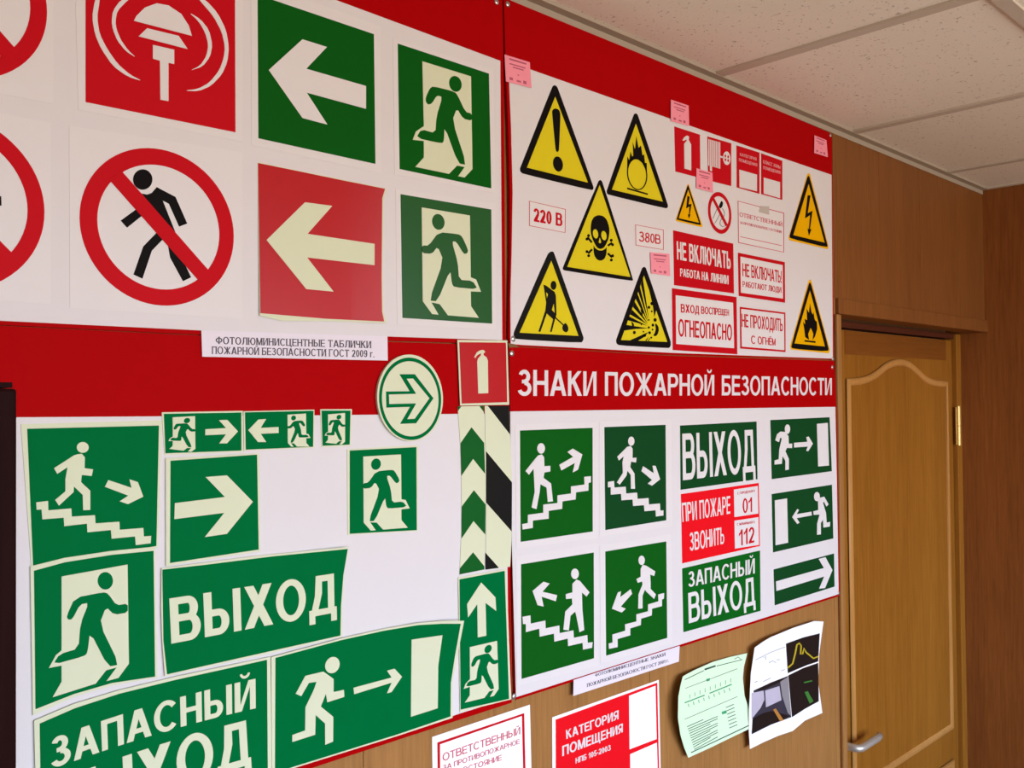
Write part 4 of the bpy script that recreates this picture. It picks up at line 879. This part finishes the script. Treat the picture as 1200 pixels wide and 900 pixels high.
s.text('lettering', [('ЗАПАСНЫЙ', kn([(78, 522), (448, 447), (448, 530), (80, 608)])), ('ВЫХОД', kn([(78, 640), (445, 550), (452, 702), (82, 808)]))], M_SHEET, 1, 'white letters', .012, .02)
ko = lambda p: Z(780, 400, 4.5, p)
s = Sign('exit_sign', 'dark green sign with runner, right arrow and doorway, top of the right column', 'sign', (938, 525), HB, G_EXIT)
s.part('green_panel', S(ko([(553, 415), (865, 400), (877, 685), (560, 727)])), M_DGRN, 0, 'green field')
s.part('running_figure', S(ko(ell(643, 463, 14, 25)), ko([(606, 476), (632, 478), (648, 500), (650, 540), (668, 539), (667, 563), (640, 562), (632, 580), (650, 620), (650, 676), (632, 680), (632, 630), (617, 605), (613, 646), (575, 650), (575, 628), (597, 622), (600, 570), (613, 512), (605, 508), (598, 532), (579, 522), (588, 490)])), M_SHEET, 1, 'white running figure')
s.part('arrow', S(ko([(678, 535), (748, 530), (742, 505), (755, 502), (777, 540), (752, 580), (742, 577), (750, 555), (678, 560)])), M_SHEET, 1, 'white right arrow')
s.part('doorway', S(ko([(798, 435), (855, 430), (862, 655), (805, 660)])), M_SHEET, 1, 'white doorway bar')
kp = lambda p: Z(780, 560, 5, p)
s = Sign('exit_sign', 'green sign with doorway, left arrow and runner, second in the right column', 'sign', (940, 607), HB, G_EXIT)
s.part('green_panel', S(kp([(622, 95), (975, 40), (983, 355), (630, 437)])), M_DGRN, 0, 'green field')
s.part('running_figure', S(kp(ell(887, 110, 17, 27)), kp([(903, 117), (930, 110), (955, 155), (943, 168), (928, 140), (922, 145), (940, 205), (944, 262), (965, 258), (963, 285), (925, 291), (922, 245), (910, 265), (910, 331), (888, 334), (888, 268), (903, 215), (868, 217), (866, 196), (895, 188), (893, 138)])), M_SHEET, 1, 'white running figure')
s.part('arrow', S(kp([(742, 230), (772, 182), (782, 188), (768, 213), (855, 198), (857, 220), (768, 236), (785, 262), (772, 270)])), M_SHEET, 1, 'white left arrow')
s.part('doorway', S(kp([(640, 132), (712, 120), (718, 380), (645, 395)])), M_SHEET, 1, 'white doorway bar')
s = Sign('arrow_sign', 'long low green sign with a white arrow pointing right, bottom of the right column', 'sign', (942, 679), HB, G_ARROW)
s.part('green_panel', S(kp([(633, 537), (987, 443), (990, 637), (640, 747)])), M_DGRN, 0, 'green field')
s.part('arrow', S(kp([(647, 607), (928, 528), (897, 475), (937, 465), (978, 540), (935, 645), (900, 650), (930, 578), (650, 663)])), M_SHEET, 1, 'white right arrow')
kr = lambda p: Z(660, 740, 8, p)
s = Sign('label_strip', 'white paper strip with small grey capitals, hanging off the right board bottom edge', 'label', (733, 785), HB+.0010, G_LAB)
s.part('strip', S(kr([(98, 455), (1092, 135), (1085, 282), (95, 605)])), M_STRIP, 0)
s.text('lettering', [('ФОТОЛЮМИНИСЦЕНТНЫЕ ЗНАКИ', kr([(300, 398), (958, 198), (958, 228), (300, 425)])), ('ПОЖАРНОЙ БЕЗОПАСНОСТИ ГОСТ 2001 г.', kr([(225, 490), (990, 255), (990, 285), (225, 522)]))], M_INK, 1, 'small grey capitals', .0, .02, None, True)

# ================================================================= papers on the bare wall
ks = lambda p: Z(500, 820, 8.571, p)
s = Sign('text_sign', 'white card with red frame on the bare wall, cut off at the bottom', 'sign', (565, 880), HW, G_TXT)
s.part('card', S([(506.4, 863.7), (621, 825.8), (624, 955), (508, 1010)]), M_PAPER, 0, thick=.0004)
s.part('red_frame', [(ks([(108, 430), (980, 135), (1000, 1050), (122, 1500)]), [ks([(134, 448), (958, 163), (978, 1040), (142, 1470)])])], M_PRED, 1, 'red frame')
s.text('lettering', [('ОТВЕТСТВЕННЫЙ', ks([(160, 542), (940, 272), (940, 345), (163, 620)])), ('ЗА ПРОТИВОПОЖАРНОЕ', ks([(165, 660), (935, 392), (935, 440), (165, 712)])), ('СОСТОЯНИЕ', ks([(305, 700), (755, 552), (755, 605), (305, 755)]))], M_FRED, 1, 'red lettering', .004, .006)
kt = lambda p: Z(640, 790, 8.18, p)
s = Sign('text_sign', 'bright red card with white capitals and blank white boxes on the bare wall', 'sign', (711, 855), HW, G_TXT)
s.part('card', S(kt([(58, 415), (1080, 55), (1100, 1000), (62, 1420)])), M_PAPER, 0, thick=.0004)
s.part('red_panel', [(kt([(92, 437), (1066, 82), (1085, 980), (95, 1370)]), [kt([(795, 208), (1050, 110), (1062, 622), (800, 722)]), kt([(805, 768), (1064, 655), (1072, 960), (808, 1060)])])], M_BRED, 1, 'red field')
s.text('lettering', [('КАТЕГОРИЯ', kt([(190, 538), (695, 345), (695, 430), (195, 622)])), ('ПОМЕЩЕНИЯ', kt([(155, 690), (735, 472), (735, 556), (155, 788)])), ('НПБ 105-2003', kt([(283, 805), (620, 675), (620, 728), (283, 858)]))], M_SHEET, 2, 'white capitals', .018, .02)
ku = lambda p: Z(785, 745, 6, p)
def lift_g(x, y):
    u = min(max((x-794)/92, 0), 1); v = min(max((y-765)/120, 0), 1)
    return .003+.020*(1-u)**2*(.35+.65*math.sin(math.pi*min(1, v*1.1)*.9))+.018*u*u*v
s = Sign('paper_sheet', 'pale green leaflet with a diagram and text, curling off the wall', 'paper', (838, 826), HW, G_PAP, lift_g, 8)
PG = mat('pale_green_paper', (214, 240, 206), .7, .2, .01)
s.part('sheet', S(ku([(92, 285), (170, 243), (300, 185), (420, 150), (545, 122), (520, 220), (513, 300), (525, 420), (560, 530), (600, 635), (440, 712), (280, 790), (130, 858), (100, 785), (75, 700), (57, 580), (60, 430), (75, 350)])), PG, 0, 'pale green paper')
DI = mat('dark_green_ink', (54, 84, 70), .6, .2, .05); LI = mat('bright_green_ink', (70, 160, 110), .6, .2, .05)
ln = [stroke([(105, 310), (240, 245)], 4), stroke([(330, 213), (510, 168)], 4), stroke([(245, 238), (322, 212)], 11), stroke([(455, 165), (480, 150), (500, 165)], 3), stroke([(110, 370), (475, 232)], 2.5), stroke([(105, 588), (475, 428)], 2.5), stroke([(150, 822), (565, 627)], 6)]
for i in range(11):
    y = 640+i*16; ln.append(stroke([(122+i*5, y), (235 if i == 0 else 345-(8 if i % 3 else 60), y-(50 if i == 0 else 92-(3 if i % 3 else 24)))], 4))
for i in range(7): ln.append(stroke([(395-i*0+i*4, 505+i*24), (450+i*4, 482+i*24)], 4))
s.part('printed_text', S(*[ku(l) for l in ln]), DI, 1, 'dark printed lines', 'stuff')
dg_ = [stroke([(105, 472), (245, 418)], 7), stroke([(280, 405), (435, 342)], 7)]
for i in range(9): dg_.append(stroke([(130+i*36, 478-i*14), (134+i*36, 500-i*14)], 4)); dg_.append(stroke([(140+i*36, 440-i*14), (140+i*36, 412-i*14)], 3))
dg_.append([(255, 305), (282, 298), (280, 315), (262, 322)]); dg_.append([(365, 535), (398, 525), (400, 545), (368, 553)])
s.part('diagram', S(*[ku(l) for l in dg_]), LI, 1, 'green line diagram', 'stuff')
kv = lambda p: Z(770, 700, 4.5, p)
def lift_p(x, y):
    u = min(max((x-880)/85, 0), 1); v = min(max((y-728)/150, 0), 1)
    return .004+.016*(1-u)**1.5*(1-.4*v)+.008*math.sin(u*math.pi)*v+.020*u*u*(1-v)*.5+.010*u*v*v
s = Sign('paper_sheet', 'white print sheet with four dark and light pictures, curling off the wall', 'paper', (922, 800), HW, G_PAP, lift_p, 7)
GP = mat('glossy_white_print', (244, 244, 246), .35, .4, .01)
s.part('sheet', S(kv([(515, 265), (560, 233), (600, 210), (720, 160), (830, 125), (878, 128), (865, 220), (855, 300), (850, 450), (872, 610), (780, 650), (745, 680), (715, 705), (640, 730), (560, 765), (490, 800), (484, 700), (485, 600), (495, 400)])), GP, 0, 'white paper')
PD = mat('dark_print', (34, 26, 24), .3, .5, .1)
s.part('dark_picture', S(kv([(680, 245), (770, 212), (858, 190), (850, 338), (790, 358), (690, 400)])), PD, 1, 'dark picture with yellow graph')
s.part('graph_line', S(kv(stroke([(690, 372), (715, 350), (728, 300), (738, 250), (750, 242), (760, 255), (757, 300), (768, 298), (776, 268), (786, 290), (825, 322), (850, 312)], 8))), mat('yellow_ink', (182, 160, 40), .4), 2, 'yellow graph line')
s.part('dark_picture', S(kv([(692, 412), (770, 374), (850, 346), (853, 548), (780, 588), (712, 632)])), PD, 1, 'dark picture with green line')
s.part('graph_line', S(kv([(778, 500), (795, 495), (825, 548), (805, 560)]), kv(stroke([(775, 450), (818, 440)], 7))), mat('green_ink', (62, 120, 52), .4), 2, 'green mark')
ph = s.part('photo', S(kv([(510, 492), (600, 450), (690, 415), (708, 632), (600, 672), (500, 722)])), mat('dark_blue_grey_print', (58, 54, 66), .3, .5, .1), 1, 'photograph of a dark interior')
s.part('photo_window', S(kv([(500, 505), (562, 492), (566, 540), (545, 585), (500, 640)]), kv([(570, 492), (645, 468), (656, 542), (575, 580)])), mat('lavender_grey_print', (188, 180, 196), .3, .5, .1), 2, 'pale window in the photograph')
s.part('photo_roof_floor', S(kv([(510, 492), (600, 450), (690, 418), (640, 452), (560, 488)]), kv([(505, 640), (560, 610), (600, 600), (705, 625), (600, 672), (500, 718)])), PD, 2, 'dark roof and floor in the photograph')  # dark roof and floor, printed as part of the picture
s.part('photo_pillar', S(kv([(650, 445), (690, 420), (706, 625), (690, 610), (660, 520)])), mat('grey_print', (140, 134, 138), .3, .5, .1), 2, 'grey pillar in the photograph')
s.part('photo_pole', S(kv([(612, 592), (626, 586), (668, 648), (650, 655)])), mat('orange_print', (176, 120, 56), .3, .5, .1), 3, 'orange bar in the photograph')
s.part('schematic', S(*[kv(stroke(p, 2.5)) for p in ([(520, 330), (600, 290), (675, 262)], [(560, 318), (575, 312), (572, 330)], [(630, 330), (648, 328)], [(655, 388), (675, 380)], [(590, 345), (610, 335), (628, 345)], [(515, 450), (530, 442)], [(560, 445), (600, 425)])]), mat('pale_grey_ink', (150, 150, 156), .6), 1, 'faint grey schematic')
